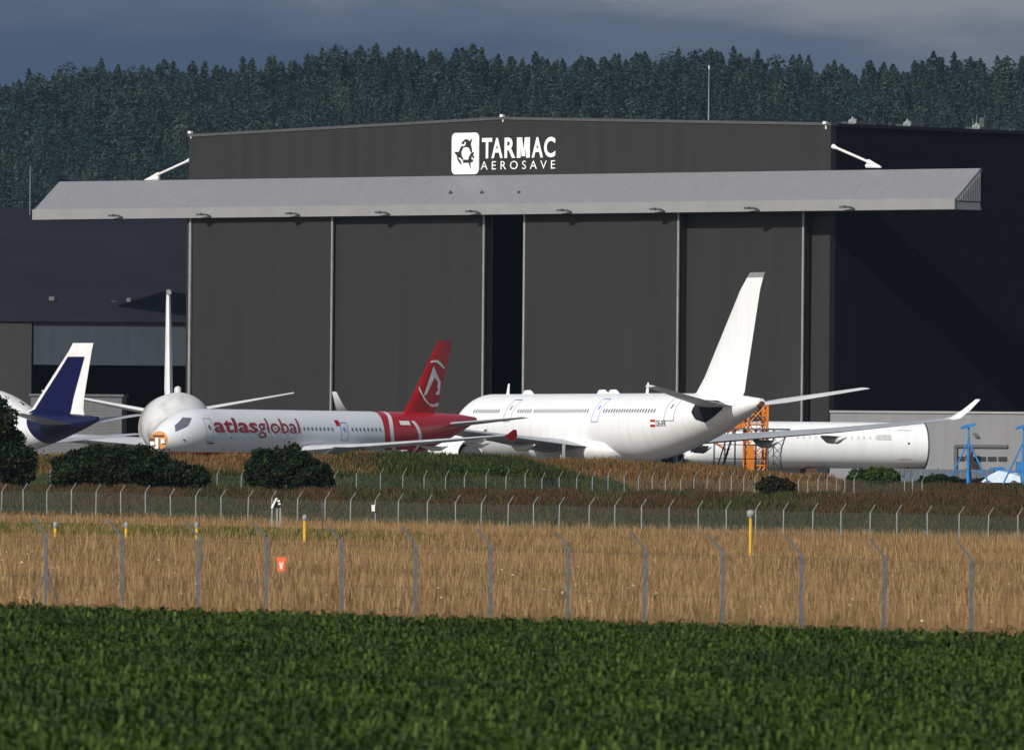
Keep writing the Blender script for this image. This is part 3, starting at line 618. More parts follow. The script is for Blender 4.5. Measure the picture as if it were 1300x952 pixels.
    def gear(s, x, y, ztop, r, pairs, name='landing_gear', wm=.45):
        mb = MB(); mb.tube([(x, y, r), (x, y, ztop)], .16, 8); mb.tube([(x, y, r+.6), (x-1.2, y, ztop)], .08, 6); st = mb.build(name, M['galv2'], s.root)
        for dx in pairs:
            for dy in (-wm, wm):
                w_ = MB(); w_.tube([(x+dx, y+dy-.2, r), (x+dx, y+dy-.14, r), (x+dx, y+dy+.14, r), (x+dx, y+dy+.2, r)], [r*.82, r, r, r*.82], 20); w_.build('wheel', M['rubber'], st)
        return st

def ae(nose, head): return nose
# ---- plain white wide-body (main subject)
L = 62.0; KA = 1.02; phi = R(23.5); hd = (-math.sin(phi), math.cos(phi))
tail = P(967, 497, 992); nose = (tail.x+hd[0]*L*KA, tail.y+hd[1]*L*KA)
J = Jet('airliner', 'all white wide-body airliner with bare white fin, in front of the hangar doors', nose, hd, L, 2.82, 4.9, 'parked airliners', taper=.64, k=KA)
J.fuselage(M['white'])
wg = M['grey_wing']
for sd_ in (-1, 1):
    o = J.surf('wing', [(20.5, sd_*1.5, 3.1, 12.5, .13), (23.0, sd_*4.5, 3.35, 10.2, .125), (27.3, sd_*9.6, 3.85, 7.4, .115), (33.2, sd_*19.3, 4.75, 4.9, .105), (38.1, sd_*27.7, 5.75, 2.7, .10)], wg)
    J.surf('winglet', [(38.15, sd_*27.7, 5.75, 2.65, .10), (38.9, sd_*28.2, 5.9, 2.2, .09), (40.0, sd_*28.9, 6.6, 1.6, .08), (41.1, sd_*29.6, 7.5, .95, .07)], M['white'], parent=o)
    for yy, xx, zz in ((8.2, 31.6, 3.35), (13.5, 33.6, 3.85), (18.8, 35.8, 4.25)):
        mb = MB(); mb.tube([(xx-2.4, sd_*yy, zz), (xx-1, sd_*yy, zz-.25), (xx+.8, sd_*yy, zz-.3), (xx+2.6, sd_*yy, zz-.05)], [.1, .34, .34, .05], 8); mb.build('flap_fairing', M['white'], o, True)
    hs = J.surf('stabilizer', [(52.2, sd_*.8, 6.6, 6.2, .10), (55.2, sd_*3.5, 6.95, 4.4, .10), (60.2, sd_*9.7, 8.15, 2.1, .09)], M['white2'])
    J.engine(17.3, sd_*9.4, 2.55, 1.45, 6.4, M['white'], wg); J.pylon(19.5, sd_*9.4, 3.7, 5.5, .9, M['white'])
fin = J.surf('fin', [(45.8, 0, 7.2, 12.0, .06), (49.0, 0, 7.75, 9.6, .085), (50.6, 0, 9.0, 8.4, .09), (57.6, 0, 16.2, 3.9, .09), (58.9, 0, 17.2, 3.2, .08)], M['white'], vert=True)
J.surf('fin_cap', [(58.9, 0, 17.22, 3.25, .085), (59.5, 0, 17.62, 2.9, .06)], M['galv2'], vert=True, parent=fin)
mb = MB(); mb.tube([(61.6, 0, 6.72), (62.15, 0, 6.78)], [.30, .24], 14); mb.build('tail_cone_exhaust', M['brown'], J.root, True)
# stabilizer's shadow painted as a black patch on the rear fuselage side
def side_patch(J, pts, off, name, m, side=-1):
    bm = bmesh.new(); bm.faces.new([bm.verts.new((x, 0, z)) for x, z in pts])
    for ax_, lo, hi, st in ((2, -2, 14, .15), (0, 0, 80, .5)):
        z = lo
        while z < hi:
            no = [0, 0, 0]; no[ax_] = 1; co = [0, 0, 0]; co[ax_] = z; bmesh.ops.bisect_plane(bm, geom=bm.verts[:]+bm.edges[:]+bm.faces[:], plane_co=co, plane_no=no); z += st
    for v in bm.verts: v.co = J.S(v.co.x, v.co.z, off, side)
    me = bpy.data.meshes.new(name); bm.to_mesh(me); bm.free(); me.materials.append(m); o = bpy.data.objects.new(name, me); C.objects.link(o); o.parent = J.root; return o
def pp(J, lst): return [J.pick(a, b) for a, b in lst]
side_patch(J, [(52.6, 6.8), (52.4, 6.1), (53.0, 5.5), (54.2, 5.25), (55.6, 5.7), (57.0, 6.3), (57.4, 6.8), (56, 7.05), (54, 7.1)], .03, 'stabilizer_shadow', M['black'])
zw = J.pick(800, 521)[1]
gr_ = [(602, 634), (658, 675), (679, 747), (767, 834)]
for a, b in gr_: J.windows(J.pickx(a, zw), J.pickx(b, zw), zw, .535, M['win'])
zd = J.pick(850, 534)[1]
def djet(px0, px1, z0, z1, m): J.outline(J.pickx(px0, (z0+z1)/2), J.pickx(px1, (z0+z1)/2), z0, z1, .06, m)
djet(846, 858, zd, zd+1.95, M['doorline']); djet(755, 763.5, zd-.1, zd+1.9, M['bluetape']); djet(643, 652, zd-.05, zd+1.85, M['doorline'])
x0 = J.pickx(833, 5.0); x1 = J.pickx(843, 5.0); zt_ = J.pick(838, 537)[1]
Sx = lambda x, z: J.S(x, z, .03)
fit_text('OE-IFR', x0, x1+.4, zt_-.26, zt_+.26, Sx, 'registration', M['dark_grey'], J.root, bold=.01, cuts=.2)
fx0 = J.pickx(826, 5.0)
for k, mm_ in ((0, M['red']), (1, M['white']), (2, M['red'])): J.wrapbox(fx0, fx0+.85, zt_-.3+.2*k, zt_-.3+.2*(k+1), .03, 'flag_stripe', mm_, J.root)
for px, h_ in ((643, .9), (820, .9)):
    x = float(min(np.arange(1, 60, .1), key=lambda x: abs(proj(J.W((x, 0, 7.8)))[0]-px))); tz = J.prof(x)[0]
    mb = MB(); mb.loft([[(x, -.04, tz-.05), (x+.5, -.04, tz-.05), (x+.5, .04, tz-.05), (x, .04, tz-.05)], [(x+.35, -.02, tz+h_), (x+.6, -.02, tz+h_), (x+.6, .02, tz+h_), (x+.35, .02, tz+h_)]]); mb.build('antenna', M['white'], J.root)
for px in (664, 758, 772):
    x = float(min(np.arange(1, 60, .1), key=lambda x: abs(proj(J.W((x, 0, 7.8)))[0]-px))); mb = MB(); mb.tube([(x, 0, 7.66), (x+.6, 0, 7.86), (x+1.6, 0, 7.86), (x+2.4, 0, 7.66)], [.05, .2, .2, .05], 8); mb.build('antenna_fairing', M['white'], J.root, True)
# belly fairing
mb = MB(); n = 24; mb.loft([[(x, w_*math.cos(2*math.pi*j/n), zc_+h_*math.sin(2*math.pi*j/n)) for j in range(n)] for x, w_, h_, zc_ in ((17, .6, .5, 3.2), (20, 2.6, 1.3, 3.0), (24, 3.15, 1.55, 2.95), (31, 3.2, 1.6, 2.95), (35.5, 2.7, 1.3, 3.05), (39, .6, .4, 3.0))]); mb.build('belly_fairing', M['white'], J.root, True)
J.gear(33.5, -5.2, 3.4, .68, (-.95, .95), wm=.65); J.gear(33.5, 5.2, 3.4, .68, (-.95, .95), wm=.65); J.gear(7, 0, 2.4, .5, (0,), wm=.3)
for x, z in ((48.2, 2.9), (50.2, 3.35)):
    mb = MB(); mb.poly([J.S(x+.28*math.cos(t), z+.12*math.sin(t), .03) for t in np.linspace(0, 6.28, 9)[:-1]]); mb.build('drain_vent', M['dark_grey'], J.root)
A330 = J

# ---- red and white narrow-body
L = 44.0; nose_p = P(195, 560, 957); tl = P(603, 533, 991); hv_ = Vector((nose_p.x-tl.x, nose_p.y-tl.y)).normalized(); L = (Vector((nose_p.x, nose_p.y))-Vector((tl.x, tl.y))).length
K = Jet('airliner', 'white and red narrow-body airliner lettered atlasglobal, with red fin and missing nose cone', (nose_p.x, nose_p.y), hv_, L, 2.03, 3.92, 'parked airliners', noseL=5.0, taper=.72, cap_x=.72)
mk = mat('red_white_livery', (.70, .71, .73), .3, 0, (.66, .67, .69), .3); t = mk.node_tree; b = t.nodes['Principled BSDF']
def mth(t, op, a, b_, c=None):
    n = N(t, 'ShaderNodeMath', operation=op)
    for i, v in enumerate((a, b_, c)):
        if v is None: continue
        if isinstance(v, (int, float)): n.inputs[i].default_value = v
        else: t.links.new(v, n.inputs[i])
    return n.outputs[0]
def livery(t, b, masks):
    src = b.inputs['Base Color'].links[0].from_socket
    for mask, col in masks:
        m = N(t, 'ShaderNodeMixRGB'); m.inputs[2].default_value = (*col, 1); t.links.new(mask, m.inputs[0]); t.links.new(src, m.inputs[1]); src = m.outputs[0]
    t.links.new(src, b.inputs['Base Color'])
tcn = N(t, 'ShaderNodeTexCoord'); sx = N(t, 'ShaderNodeSeparateXYZ'); t.links.new(tcn.outputs['Object'], sx.inputs[0]); ox, oz = sx.outputs['X'], sx.outputs['Z']
xb = K.pickx(487, 4.6)
bul = mth(t, 'MULTIPLY', mth(t, 'POWER', mth(t, 'SUBTRACT', oz, 4.2), 2), .35)
xs_ = mth(t, 'SUBTRACT', ox, bul)
aft = mth(t, 'GREATER_THAN', ox, mth(t, 'SUBTRACT', xb, mth(t, 'MULTIPLY', bul, -.6)))
bel = mth(t, 'LESS_THAN', oz, 2.42)
redm = mth(t, 'MAXIMUM', aft, bel)
st1 = mth(t, 'MULTIPLY', mth(t, 'GREATER_THAN', ox, mth(t, 'ADD', bul, xb+.75)), mth(t, 'LESS_THAN', ox, mth(t, 'ADD', bul, xb+1.25)))
bul2 = mth(t, 'MULTIPLY', mth(t, 'POWER', mth(t, 'SUBTRACT', oz, 3.4), 2), -.18)
x2 = K.pickx(532, 4.2)
st2 = mth(t, 'MULTIPLY', mth(t, 'MULTIPLY', mth(t, 'GREATER_THAN', ox, mth(t, 'ADD', bul2, x2)), mth(t, 'LESS_THAN', ox, mth(t, 'ADD', bul2, x2+.45))), mth(t, 'LESS_THAN', oz, 5.2))
livery(t, b, [(redm, (.40, .006, .014)), (st1, (.72, .70, .72)), (st2, (.72, .70, .72))])
K.fuselage(mk)
# nose bulkhead left open: ring, orange frame, white boxes
top, bot, hw = K.prof(.73); c = (top+bot)/2; h = (top-bot)/2
mb = MB(); mb.loft([[(.67, hw*.97*math.cos(a), c+h*.97*math.sin(a)) for a in np.linspace(0, 6.283, 25)[:-1]], [(.71, hw*.97*math.cos(a), c+h*.97*math.sin(a)) for a in np.linspace(0, 6.283, 25)[:-1]]]); nb = mb.build('nose_bulkhead', M['orange2'], K.root)
mb = MB(); mb.box((.40, -.16, c-h*.9), (.66, .16, c+.25*h)); mb.box((.48, -.75, c-.25), (.65, -.35, c+.1)); mb.box((.52, .35, c-.4), (.65, .8, c-.1)); mb.build('radar_mount', M['white2'], nb)
mb = MB(); mb.box((.60, -hw*.6, c+h*.35), (.66, hw*.6, c+h*.55)); mb.box((.60, .45, c-h*.5), (.66, .95, c+h*.2)); mb.build('bulkhead_brace', M['brown'], nb)
# cockpit glazing
wsm = mat('covered_windscreen', (.13, .14, .17), .3)
def qz(x, q): top, bot, hw = K.prof(x); return (x, (top+bot)/2+(top-bot)/2*q)
wp = [qz(1.35, .50), qz(1.6, .80), qz(2.7, .90), qz(3.3, .76), qz(2.5, .52)]
for side in (-1, 1): side_patch(K, wp, .03, 'windscreen', wsm, side)
wgw = mat('white_wing_paint', (.55, .56, .58), .4)
for sd_ in (-1, 1):
    o = K.surf('wing', [(16.0, sd_*1.2, 2.55, 8.4, .13), (18.2, sd_*4.0, 2.85, 6.0, .125), (19.8, sd_*6.4, 3.05, 4.4, .12), (25.0, sd_*16.6, 4.0, 1.7, .11)], wgw)
    mb = MB(); mb.loft([[(25.7, sd_*16.62, 3.6), (26.4, sd_*16.62, 3.65), (26.4, sd_*16.70, 3.65), (25.7, sd_*16.70, 3.6)], [(25.2, sd_*16.62, 4.0), (26.7, sd_*16.62, 4.0), (26.7, sd_*16.70, 4.0), (25.2, sd_*16.70, 4.0)], [(26.2, sd_*16.62, 4.5), (26.6, sd_*16.62, 4.5), (26.6, sd_*16.70, 4.5), (26.2, sd_*16.70, 4.5)]]); mb.build('wingtip_fence', M['red'], o)
    for yy, xx, zz in ((6.0, 24.2, 2.75), (9.6, 25.0, 3.1), (13, 26.2, 3.4)):
        mb = MB(); mb.tube([(xx-2.0, sd_*yy, zz), (xx-.6, sd_*yy, zz-.2), (xx+.6, sd_*yy, zz-.2), (xx+1.6, sd_*yy, zz)], [.05, .22, .2, .04], 8); mb.build('flap_fairing', M['white2'], o, True)
    K.surf('stabilizer', [(37.0, sd_*.6, 4.9, 4.2, .10), (40.6, sd_*6.2, 5.55, 1.5, .09)], M['grey_wing'])
    K.pylon(15.0, sd_*5.75, 2.2, 4.2, .75, M['dark_grey'])
# fin with painted emblem
finS = [(30.3, 0, 5.5, 7.0, .05), (33.0, 0, 6.0, 4.2, .085), (33.9, 0, 7.0, 3.9, .09), (37.2, 0, 11.4, 2.15, .09), (37.6, 0, 11.95, 1.8, .06)]
fin = K.surf('fin', finS, M['red'], vert=True)
def finpt(px, py):
    best = None
    for x in np.arange(30, 42, .08):
        for z in np.arange(5.5, 12, .08):
            a, b_ = proj(K.W((x, -.2, z))); d = (a-px)**2+(b_-py)**2
            if best is None or d < best[0]: best = (d, x, z)
    return best[1], best[2]
def finY(x, z):
    zs = [q[2] for q in finS]; xl = interp(z, zs, [q[0] for q in finS]); cc = interp(z, zs, [q[3] for q in finS]); th = interp(z, zs, [q[4] for q in finS])
    tt = min(1, max(0.001, (x-xl)/cc)); return 5*th*(.2969*math.sqrt(tt)-.126*tt-.3516*tt*tt+.2843*tt**3-.1015*tt**4)*cc
def fin_poly(pxs, name, m, seg=1):
    for side in (-1, 1):
        mb = MB(); pts = [finpt(*p) for p in pxs]
        vs = [(x, side*(finY(x, z)*(1 if side < 0 else .75)+.03), z) for x, z in pts]; mb.poly(vs); mb.build(name, m, fin)
def finstrip(c0, c1, wd, name, m):
    pts = []
    for (a, b_), (c_, d_) in zip(c0, c1): pts.append(((a, b_), (c_, d_)))
    for side in (-1, 1):
        mb = MB()
        for i in range(len(pts)-1):
            q = [finpt(*pts[i][0]), finpt(*pts[i+1][0]), finpt(*pts[i+1][1]), finpt(*pts[i][1])]
            mb.poly([(x, side*(finY(x, z)*(1 if side < 0 else .75)+.035), z) for x, z in q])
        mb.build(name, m, fin)
sw = M['sign_white']; S8 = lambda x, y: (500+x/7.93, 430+y/7.93)
finstrip([S8(380, 225), S8(410, 212), S8(450, 218), S8(485, 250), S8(528, 292)], [S8(376, 246), S8(410, 238), S8(448, 244), S8(478, 272), S8(515, 302)], 1, 'fin_arc', sw)
finstrip([S8(262, 478), S8(285, 540), S8(320, 600), S8(360, 645), S8(400, 655), S8(468, 640)], [S8(252, 508), S8(275, 560), S8(308, 615), S8(345, 662), S8(390, 690), S8(462, 676)], 1, 'fin_arc', sw)
fin_poly([S8(405, 275), S8(415, 390), S8(330, 560), S8(300, 575)], 'fin_emblem', sw)
fin_poly([S8(405, 275), S8(482, 430), S8(482, 480), S8(415, 390)], 'fin_emblem', sw)
fin_poly([S8(455, 432), S8(488, 430), S8(470, 565), S8(425, 568), S8(440, 530), S8(462, 520), S8(445, 490)], 'fin_emblem', sw)
# lettering
za_ = K.pick(325, 548)[1]; yb_ = K.pick(325, 551)[1]
zt_ = K.pick(300, 531)[1]; zm_ = K.pick(300, 549.5)[1]; zg_ = K.pick(345, 556)[1]
KS = lambda x, z: K.S(x, z, .035)
fit_text('atlas', K.pickx(272.5, zm_), K.pickx(328, zm_), zm_, zt_, KS, 'lettering', M['darkred'], K.root, bold=.02, cuts=.15, space=1.0)
fit_text('global', K.pickx(328.5, zm_), K.pickx(381, zm_), zg_, zt_, KS, 'lettering', M['darkred'], K.root, bold=.002, cuts=.15)
zw = K.pick(405, 544)[1]
K.windows(K.pickx(386, zw), K.pickx(424, zw), zw, .533, M['win'], .11, .15); K.windows(K.pickx(447, zw), K.pickx(486, zw), zw, .533, M['win'], .11, .15); K.windows(K.pickx(334, zw), K.pickx(380, zw), zw, .533, M['win'], .10, .13)
zd = K.pick(437, 560)[1]; zd2 = K.pick(437, 536)[1]; K.outline(K.pickx(433, 4.2), K.pickx(442, 4.2), zd, zd2, .06, M['bluetape'])
K.outline(K.pickx(262, 3.8), K.pickx(271, 3.8), K.pick(265, 560)[1], K.pick(265, 560)[1]+1.85, .03, M['doorline'])
fx, zf = K.pick(424.5, 537.5); K.wrapbox(fx, fx+.55, zf-.2, zf+.25, .03, 'flag', M['red'], K.root)
x, z = K.pick(507, 538); K.wrapbox(x, x+1.35, z-.16, z+.18, .03, 'livery_badge', M['sign_white'], K.root)
for px, py, w_ in ((292, 555, .15), (233, 558, .2), (268, 563, .9), (283, 570, .12), (425, 566, .1)):
    x, z = K.pick(px, py); K.wrapbox(x-w_/2, x+w_/2, z-.05, z+.06, .03, 'service_panel', M['dark_grey'], K.root)
K.gear(22, -3.6, 2.6, .58, (0,)); K.gear(22, 3.6, 2.6, .58, (0,)); K.gear(5.5, 0, 1.9, .4, (0,), wm=.25)

# ---- weathered wide-body seen head-on
nz_ = P(228, 555, 1030); tb_ = P(213, 500, 1089); hv_ = Vector((nz_.x-tb_.x, nz_.y-tb_.y)).normalized()
G = Jet('airliner', 'weathered dirty white airliner facing the camera head-on, behind the red lettered one', (nz_.x, nz_.y), hv_, 59, 3.05, 4.7, 'parked airliners', noseL=7, taper=.62)
gd = mat('dirty_white_skin', (.62, .62, .61), .5, 0, (.26, .22, .17), .22, spread=(.46, .62), detail=6, stretch=(.6, 1, 1)); G.fuselage(gd)
for sd_ in (-1, 1):
    o = G.surf('wing', [(18, sd_*1.5, 3.0, 12, .13), (27, sd_*9.6, 3.7, 7.2, .115), (38, sd_*28.5, 4.9, 2.5, .10)], M['grey_wing'])
    G.surf('stabilizer', [(50.5, sd_*.8, 6.0, 6.6, .10), (58, sd_*11.6, 8.1, 2.2, .09)], M['white2'])
f_ = G.surf('fin', [(46, 0, 7.2, 11.5, .07), (49.5, 0, 8.4, 8.8, .10), (57.5, 0, 16.6, 3.4, .14), (58.0, 0, 17.2, 3.0, .14)], M['white2'], vert=True)
mb = MB(); mb.tube([(56.5, 0, 17.25), (58, 0, 17.3), (60, 0, 17.25)], [.2, .27, .15], 10); mb.build('fin_cap', M['galv2'], f_, True)
for px in (203, 222):
    mb = MB(); x = 12 if px == 203 else 8; mb.tube([(x, 0, 7.6), (x+.6, 0, 8.05), (x+1.6, 0, 8.0)], [.25, .28, .1], 8); mb.build('antenna_fairing', M['white2'], G.root, True)
G.gear(31, -5.2, 3.4, .68, (-.95, .95)); G.gear(31, 5.2, 3.4, .68, (-.95, .95)); G.gear(7, 0, 2.4, .5, (0,), wm=.3)

# ---- blue-finned narrow-body, far left
L = 37.5; phi = R(40); hd = (-math.sin(phi), math.cos(phi)); tl = P(124, 547, 997)
D = Jet('airliner', 'airliner with navy blue fin edged in white, half hidden behind the left tree', (tl.x+hd[0]*L, tl.y+hd[1]*L), hd, L, 1.98, 3.75, 'parked airliners', noseL=5.4, taper=.62)
md = mat('white_navy_livery', (.68, .69, .71), .35); t = md.node_tree; b = t.nodes['Principled BSDF']; tcn = N(t, 'ShaderNodeTexCoord'); sx = N(t, 'ShaderNodeSeparateXYZ'); t.links.new(tcn.outputs['Object'], sx.inputs[0]); ox, oz = sx.outputs['X'], sx.outputs['Z']
blm = mth(t, 'GREATER_THAN', mth(t, 'ADD', ox, mth(t, 'MULTIPLY', oz, .75)), 33.2)
livery(t, b, [(blm, (.005, .006, .04))])
D.fuselage(md)
for sd_ in (-1, 1):
    o = D.surf('wing', [(12.0, sd_*1.2, 2.5, 8.4, .13), (15.8, sd_*6.4, 3.0, 4.4, .12), (21.0, sd_*16.6, 4.0, 1.7, .11)], M['grey_wing'])
    D.surf('stabilizer', [(30.6, sd_*.6, 4.7, 4.2, .10), (34.2, sd_*6.6, 5.6, 1.5, .09)], M['grey_wing'])
    D.engine(10.5, sd_*5.75, 2.0, 1.0, 4.2, M['white2'], wg)
    D.gear(18, sd_*3.6, 2.6, .58, (0,))
finD = [(26.3, 0, 5.4, 9.4, .05), (28.4, 0, 6.0, 7.1, .085), (29.4, 0, 7.0, 6.2, .09), (33.5, 0, 11.0, 3.1, .09), (34.0, 0, 11.6, 2.8, .07)]
fd = D.surf('fin', finD, M['white2'], vert=True)
for side in (-1, 1):
    secs = []
    mb = MB(); K_ = 12
    for i in range(K_+1):
        z = 5.62+(10.45-5.62)*i/K_; zs = [q[2] for q in finD]; xl = interp(z, zs, [q[0] for q in finD]); cc = interp(z, zs, [q[3] for q in finD]); th = interp(z, zs, [q[4] for q in finD])
        row = []
        for a in np.linspace(.17-.07*(1-i/K_), .79, 7):
            yt = 5*th*(.2969*math.sqrt(a)-.126*a-.3516*a*a+.2843*a**3-.1015*a**4)*cc*(1 if side > 0 else .75 if False else 1); row.append((xl+a*cc, side*(yt+.03), z))
        secs.append(row)
    mb.loft(secs, cap=False, close=False); mb.build('fin_panel', M['blue'], fd)

# ---- big nose peeking from the far left
nz_ = P(60, 528, 1085); hd = Vector((.80, -.60))
E = Jet('airliner', 'white airliner of which only the dark glazed nose peeks from behind the left tree', (nz_.x, nz_.y), hd, 58, 2.95, 5.4, 'parked airliners', noseL=7.5)
E.fuselage(M['white2'])
for sd_ in (-1, 1):
    E.surf('wing', [(18, sd_*1.5, 3.4, 12, .13), (27, sd_*9.6, 4.0, 7.2, .115), (38, sd_*28.5, 5.0, 2.5, .10)], M['grey_wing'])
    for a, b_ in ((2.2, 2.9), (3.0, 3.7), (3.8, 4.5)):
        mb = MB(); mb.poly([E.S(a, 6.15, .03, sd_), E.S(b_, 6.3, .03, sd_), E.S(b_+.3, 7.1, .03, sd_), E.S(a+.5, 6.85, .03, sd_)]); mb.build('cockpit_window', M['glass'], E.root)
    E.gear(31, sd_*5.2, 3.4, .68, (-.95, .95))
E.surf('fin', [(46, 0, 7.9, 11.0, .07), (57.5, 0, 17.0, 3.2, .09)], M['white2'], vert=True)

# ---- cut fuselage barrel lying at right
c0 = P(870, 574, 1062); c1 = P(1172, 566, 1067); dv = Vector((c1.x-c0.x, c1.y-c0.y)); Lb = dv.length; rb = 2.08
fb = thing('fuselage_section', 'long white windowless cut-off airliner fuselage barrel lying at the right', 'fuselage', (c0.x, c0.y, GZ), math.atan2(dv.y, dv.x))
zc_ = c1.z-GZ; n = 48; mb = MB()
rs = [(0, .25), (.5, .5), (1.5, .72), (3, .88), (5, .97), (7, 1.0)]
rings = [[(x, rb*k_*math.cos(2*math.pi*j/n), zc_-rb*(1-k_)*.55+rb*k_*math.sin(2*math.pi*j/n)) for j in range(n)] for x, k_ in rs+[(x, 1.0) for x in np.linspace(8, Lb, 8)]]
mb.loft(rings+[[(Lb, rb*.96*math.cos(2*math.pi*j/n), zc_+rb*.96*math.sin(2*math.pi*j/n)) for j in range(n)], [(Lb-2.5, rb*.95*math.cos(2*math.pi*j/n), zc_+rb*.95*math.sin(2*math.pi*j/n)) for j in range(n)]], cap=True); mb.build('skin', M['white'], fb, True)
mb = MB(); mb.loft([[(x, r_*math.cos(2*math.pi*j/n), zc_+r_*math.sin(2*math.pi*j/n)) for j in range(n)] for x, r_ in ((Lb-.10, rb+.02), (Lb+.05, rb+.02), (Lb+.05, rb*.93), (Lb-.1, rb*.93))], cap=False); mb.build('cut_rim', M['dark_grey'], fb)
def BS(x, z, off=.03):
    q = (z-zc_)/rb; y = rb*math.sqrt(max(0, 1-q*q)); return Vector((x, -(y+off*y/rb), z+off*q))
def bpx(px): return (px-870)/302*Lb
fit_text('TSAFE', bpx(1105), bpx(1124), zc_+.55, zc_+.95, BS, 'faded_lettering', mat('faded_lettering', (.55, .55, .53), .5), fb, bold=.02, cuts=.2) if False else None
mb = MB(); mb.poly([BS(bpx(1106), zc_+.5), BS(bpx(1124), zc_+.5), BS(bpx(1124), zc_+.95), BS(bpx(1106), zc_+.95)]); mb.build('faded_panel', mat('faded_grey_panel', (.58, .58, .57), .5), fb)
mb = MB(); mb.poly([BS(bpx(1146)+.1*math.cos(a), zc_+.2+.1*math.sin(a)) for a in np.linspace(0, 6.28, 9)[:-1]]); mb.build('port_hole', M['dark_grey'], fb)
mb = MB()
for i in range(16):
    x = bpx(1005)+i*.56; mb.poly([BS(x-.09, zc_+.55), BS(x+.09, zc_+.55), BS(x+.09, zc_+.8), BS(x-.09, zc_+.8)])
mb.build('blanked_windows', mat('blanked_window', (.70, .70, .69), .4), fb)
mb = MB()
for a_, b_, c_, d_ in ((1133, 1151, -1.2, -1.17), (1133, 1151, 1.35, 1.38)): mb.poly([BS(bpx(a_), zc_+c_), BS(bpx(b_), zc_+c_), BS(bpx(b_), zc_+d_), BS(bpx(a_), zc_+d_)])
mb.build('panel_seam', M['galv2'], fb)
cr_ = thing('cradle', 'low wooden support cradle under the open end of the cut fuselage barrel', 'cradle', (c0.x, c0.y, GZ), math.atan2(dv.y, dv.x))
mb = MB(); mb.box((Lb-1.8, -1.6, 0), (Lb-1.0, 1.6, max(.15, zc_-rb-.02))); mb.box((2, -1.6, 0), (3, 1.6, max(.1, zc_-rb-.02))); mb.box((Lb*.5, -1.6, 0), (Lb*.5+.8, 1.6, max(.1, zc_-rb-.02))); mb.box((Lb-2.2, -2.2, .02), (Lb+1.6, -1.7, .35)); mb.build('timber', M['brown'], cr_)

# ------------------------------------------------------------------ docking tower, scaffold, stair
tw = P(959, 590, 1040); twr = thing('lattice_tower', 'bright orange steel lattice tower standing behind the white tail', 'tower', (tw.x, tw.y, GZ), R(12))
ww = .85; ht = P(959, 512, 1040).z-GZ; mb = MB()
for sx_, sy_ in ((-1, -1), (1, -1), (1, 1), (-1, 1)): mb.box((sx_*ww-.09, sy_*ww-.09, 0), (sx_*ww+.09, sy_*ww+.09, ht))
mb.build('corner_posts', M['orange'], twr)
mb = MB(); nb_ = 4
for i in range(nb_):
    z0 = ht*i/nb_; z1 = ht*(i+1)/nb_
    for a, b_ in (((-ww, -ww), (ww, -ww)), ((ww, -ww), (ww, ww)), ((ww, ww), (-ww, ww)), ((-ww, ww), (-ww, -ww))):
        mb.tube([(a[0], a[1], z0), (b_[0], b_[1], z1)], .055, 5); mb.tube([(b_[0], b_[1], z0), (a[0], a[1], z1)], .055, 5); mb.tube([(a[0], a[1], z1-.05), (b_[0], b_[1], z1-.05)], .08, 5)
mb.build('bracing', M['orange'], twr)
mb = MB(); mb.loft([[(-ww-2.2, -.3, ht*.63), (-ww-1.5, -.3, ht*.78), (-ww-.6, -.3, ht*.9), (-ww-.1, -.3, ht*.72), (-ww-.9, -.3, ht*.66)], [(-ww-2.2, .3, ht*.63), (-ww-1.5, .3, ht*.78), (-ww-.6, .3, ht*.9), (-ww-.1, .3, ht*.72), (-ww-.9, .3, ht*.66)]]); mb.tube([(-ww-3.4, 0, ht*.60), (-ww-2.6, 0, ht*.5), (-ww-1.8, 0, ht*.43)], .1, 6); mb.build('bracket', M['orange'], twr)
mb = MB(); mb.loft([[(-.75, -1.0, 0), (-.35, -1.0, 0), (-.35, -1.0, ht*.48), (-.85, -1.0, ht*.48)], [(-.75, -.95, 0), (-.35, -.95, 0), (-.35, -.95, ht*.48), (-.85, -.95, ht*.48)]]); mb.build('side_panel', M['orange'], twr)
sc = P(906, 588, 1030); s_ = thing('scaffold', 'dark tube scaffold with a slanting stair behind the white tail, left of the orange tower', 'scaffold', (sc.x, sc.y, GZ), R(-4))
Wd = P(972, 588, 1030).x-sc.x; hts = P(930, 545, 1030).z-GZ; mb = MB()
for i in range(6):
    for yy in (0, 1.6): mb.tube([(Wd*i/5, yy, 0), (Wd*i/5, yy, hts)], .036, 5)
for j in range(1, 5):
    z = hts*j/4-.1
    for yy in (0, 1.6): mb.tube([(0, yy, z), (Wd, yy, z)], .034, 5)
    for i in range(6): mb.tube([(Wd*i/5, 0, z), (Wd*i/5, 1.6, z)], .035, 5)
mb.build('tubes', M['steel'], s_)
mb = MB(); x0, z0, x1, z1 = P(912, 585, 1029).x-sc.x, .2, P(933, 552, 1029).x-sc.x, hts
for yy in (-.7, -.05): mb.tube([(x0, yy, z0), (x1, yy, z1)], .09, 5); mb.tube([(x0-.2, yy, z0+.9), (x1-.2, yy, z1+.9)], .05, 5)
for i in range(12): a_ = i/11; xx = x0+(x1-x0)*a_; zz = z0+(z1-z0)*a_; mb.box((xx-.12, -.7, zz-.03), (xx+.15, -.05, zz+.03))
mb.build('stair', M['galv'], s_)
mb = MB(); mb.box((-.2, -.3, hts), (Wd+.2, 1.9, hts+.12)); mb.build('deck', M['dark_grey'], s_)
mb = MB()
for i in range(7): x = .3+(Wd-.4)*i/6; mb.tube([(x, 0, hts+.12), (x, 0, hts+1.1)], .03, 5)
mb.tube([(.3, 0, hts+1.1), (Wd-.1, 0, hts+1.1)], .035, 5); mb.tube([(.3, 0, hts+.6), (Wd-.1, 0, hts+.6)], .03, 5); mb.build('guard_rail', M['steel'], s_)
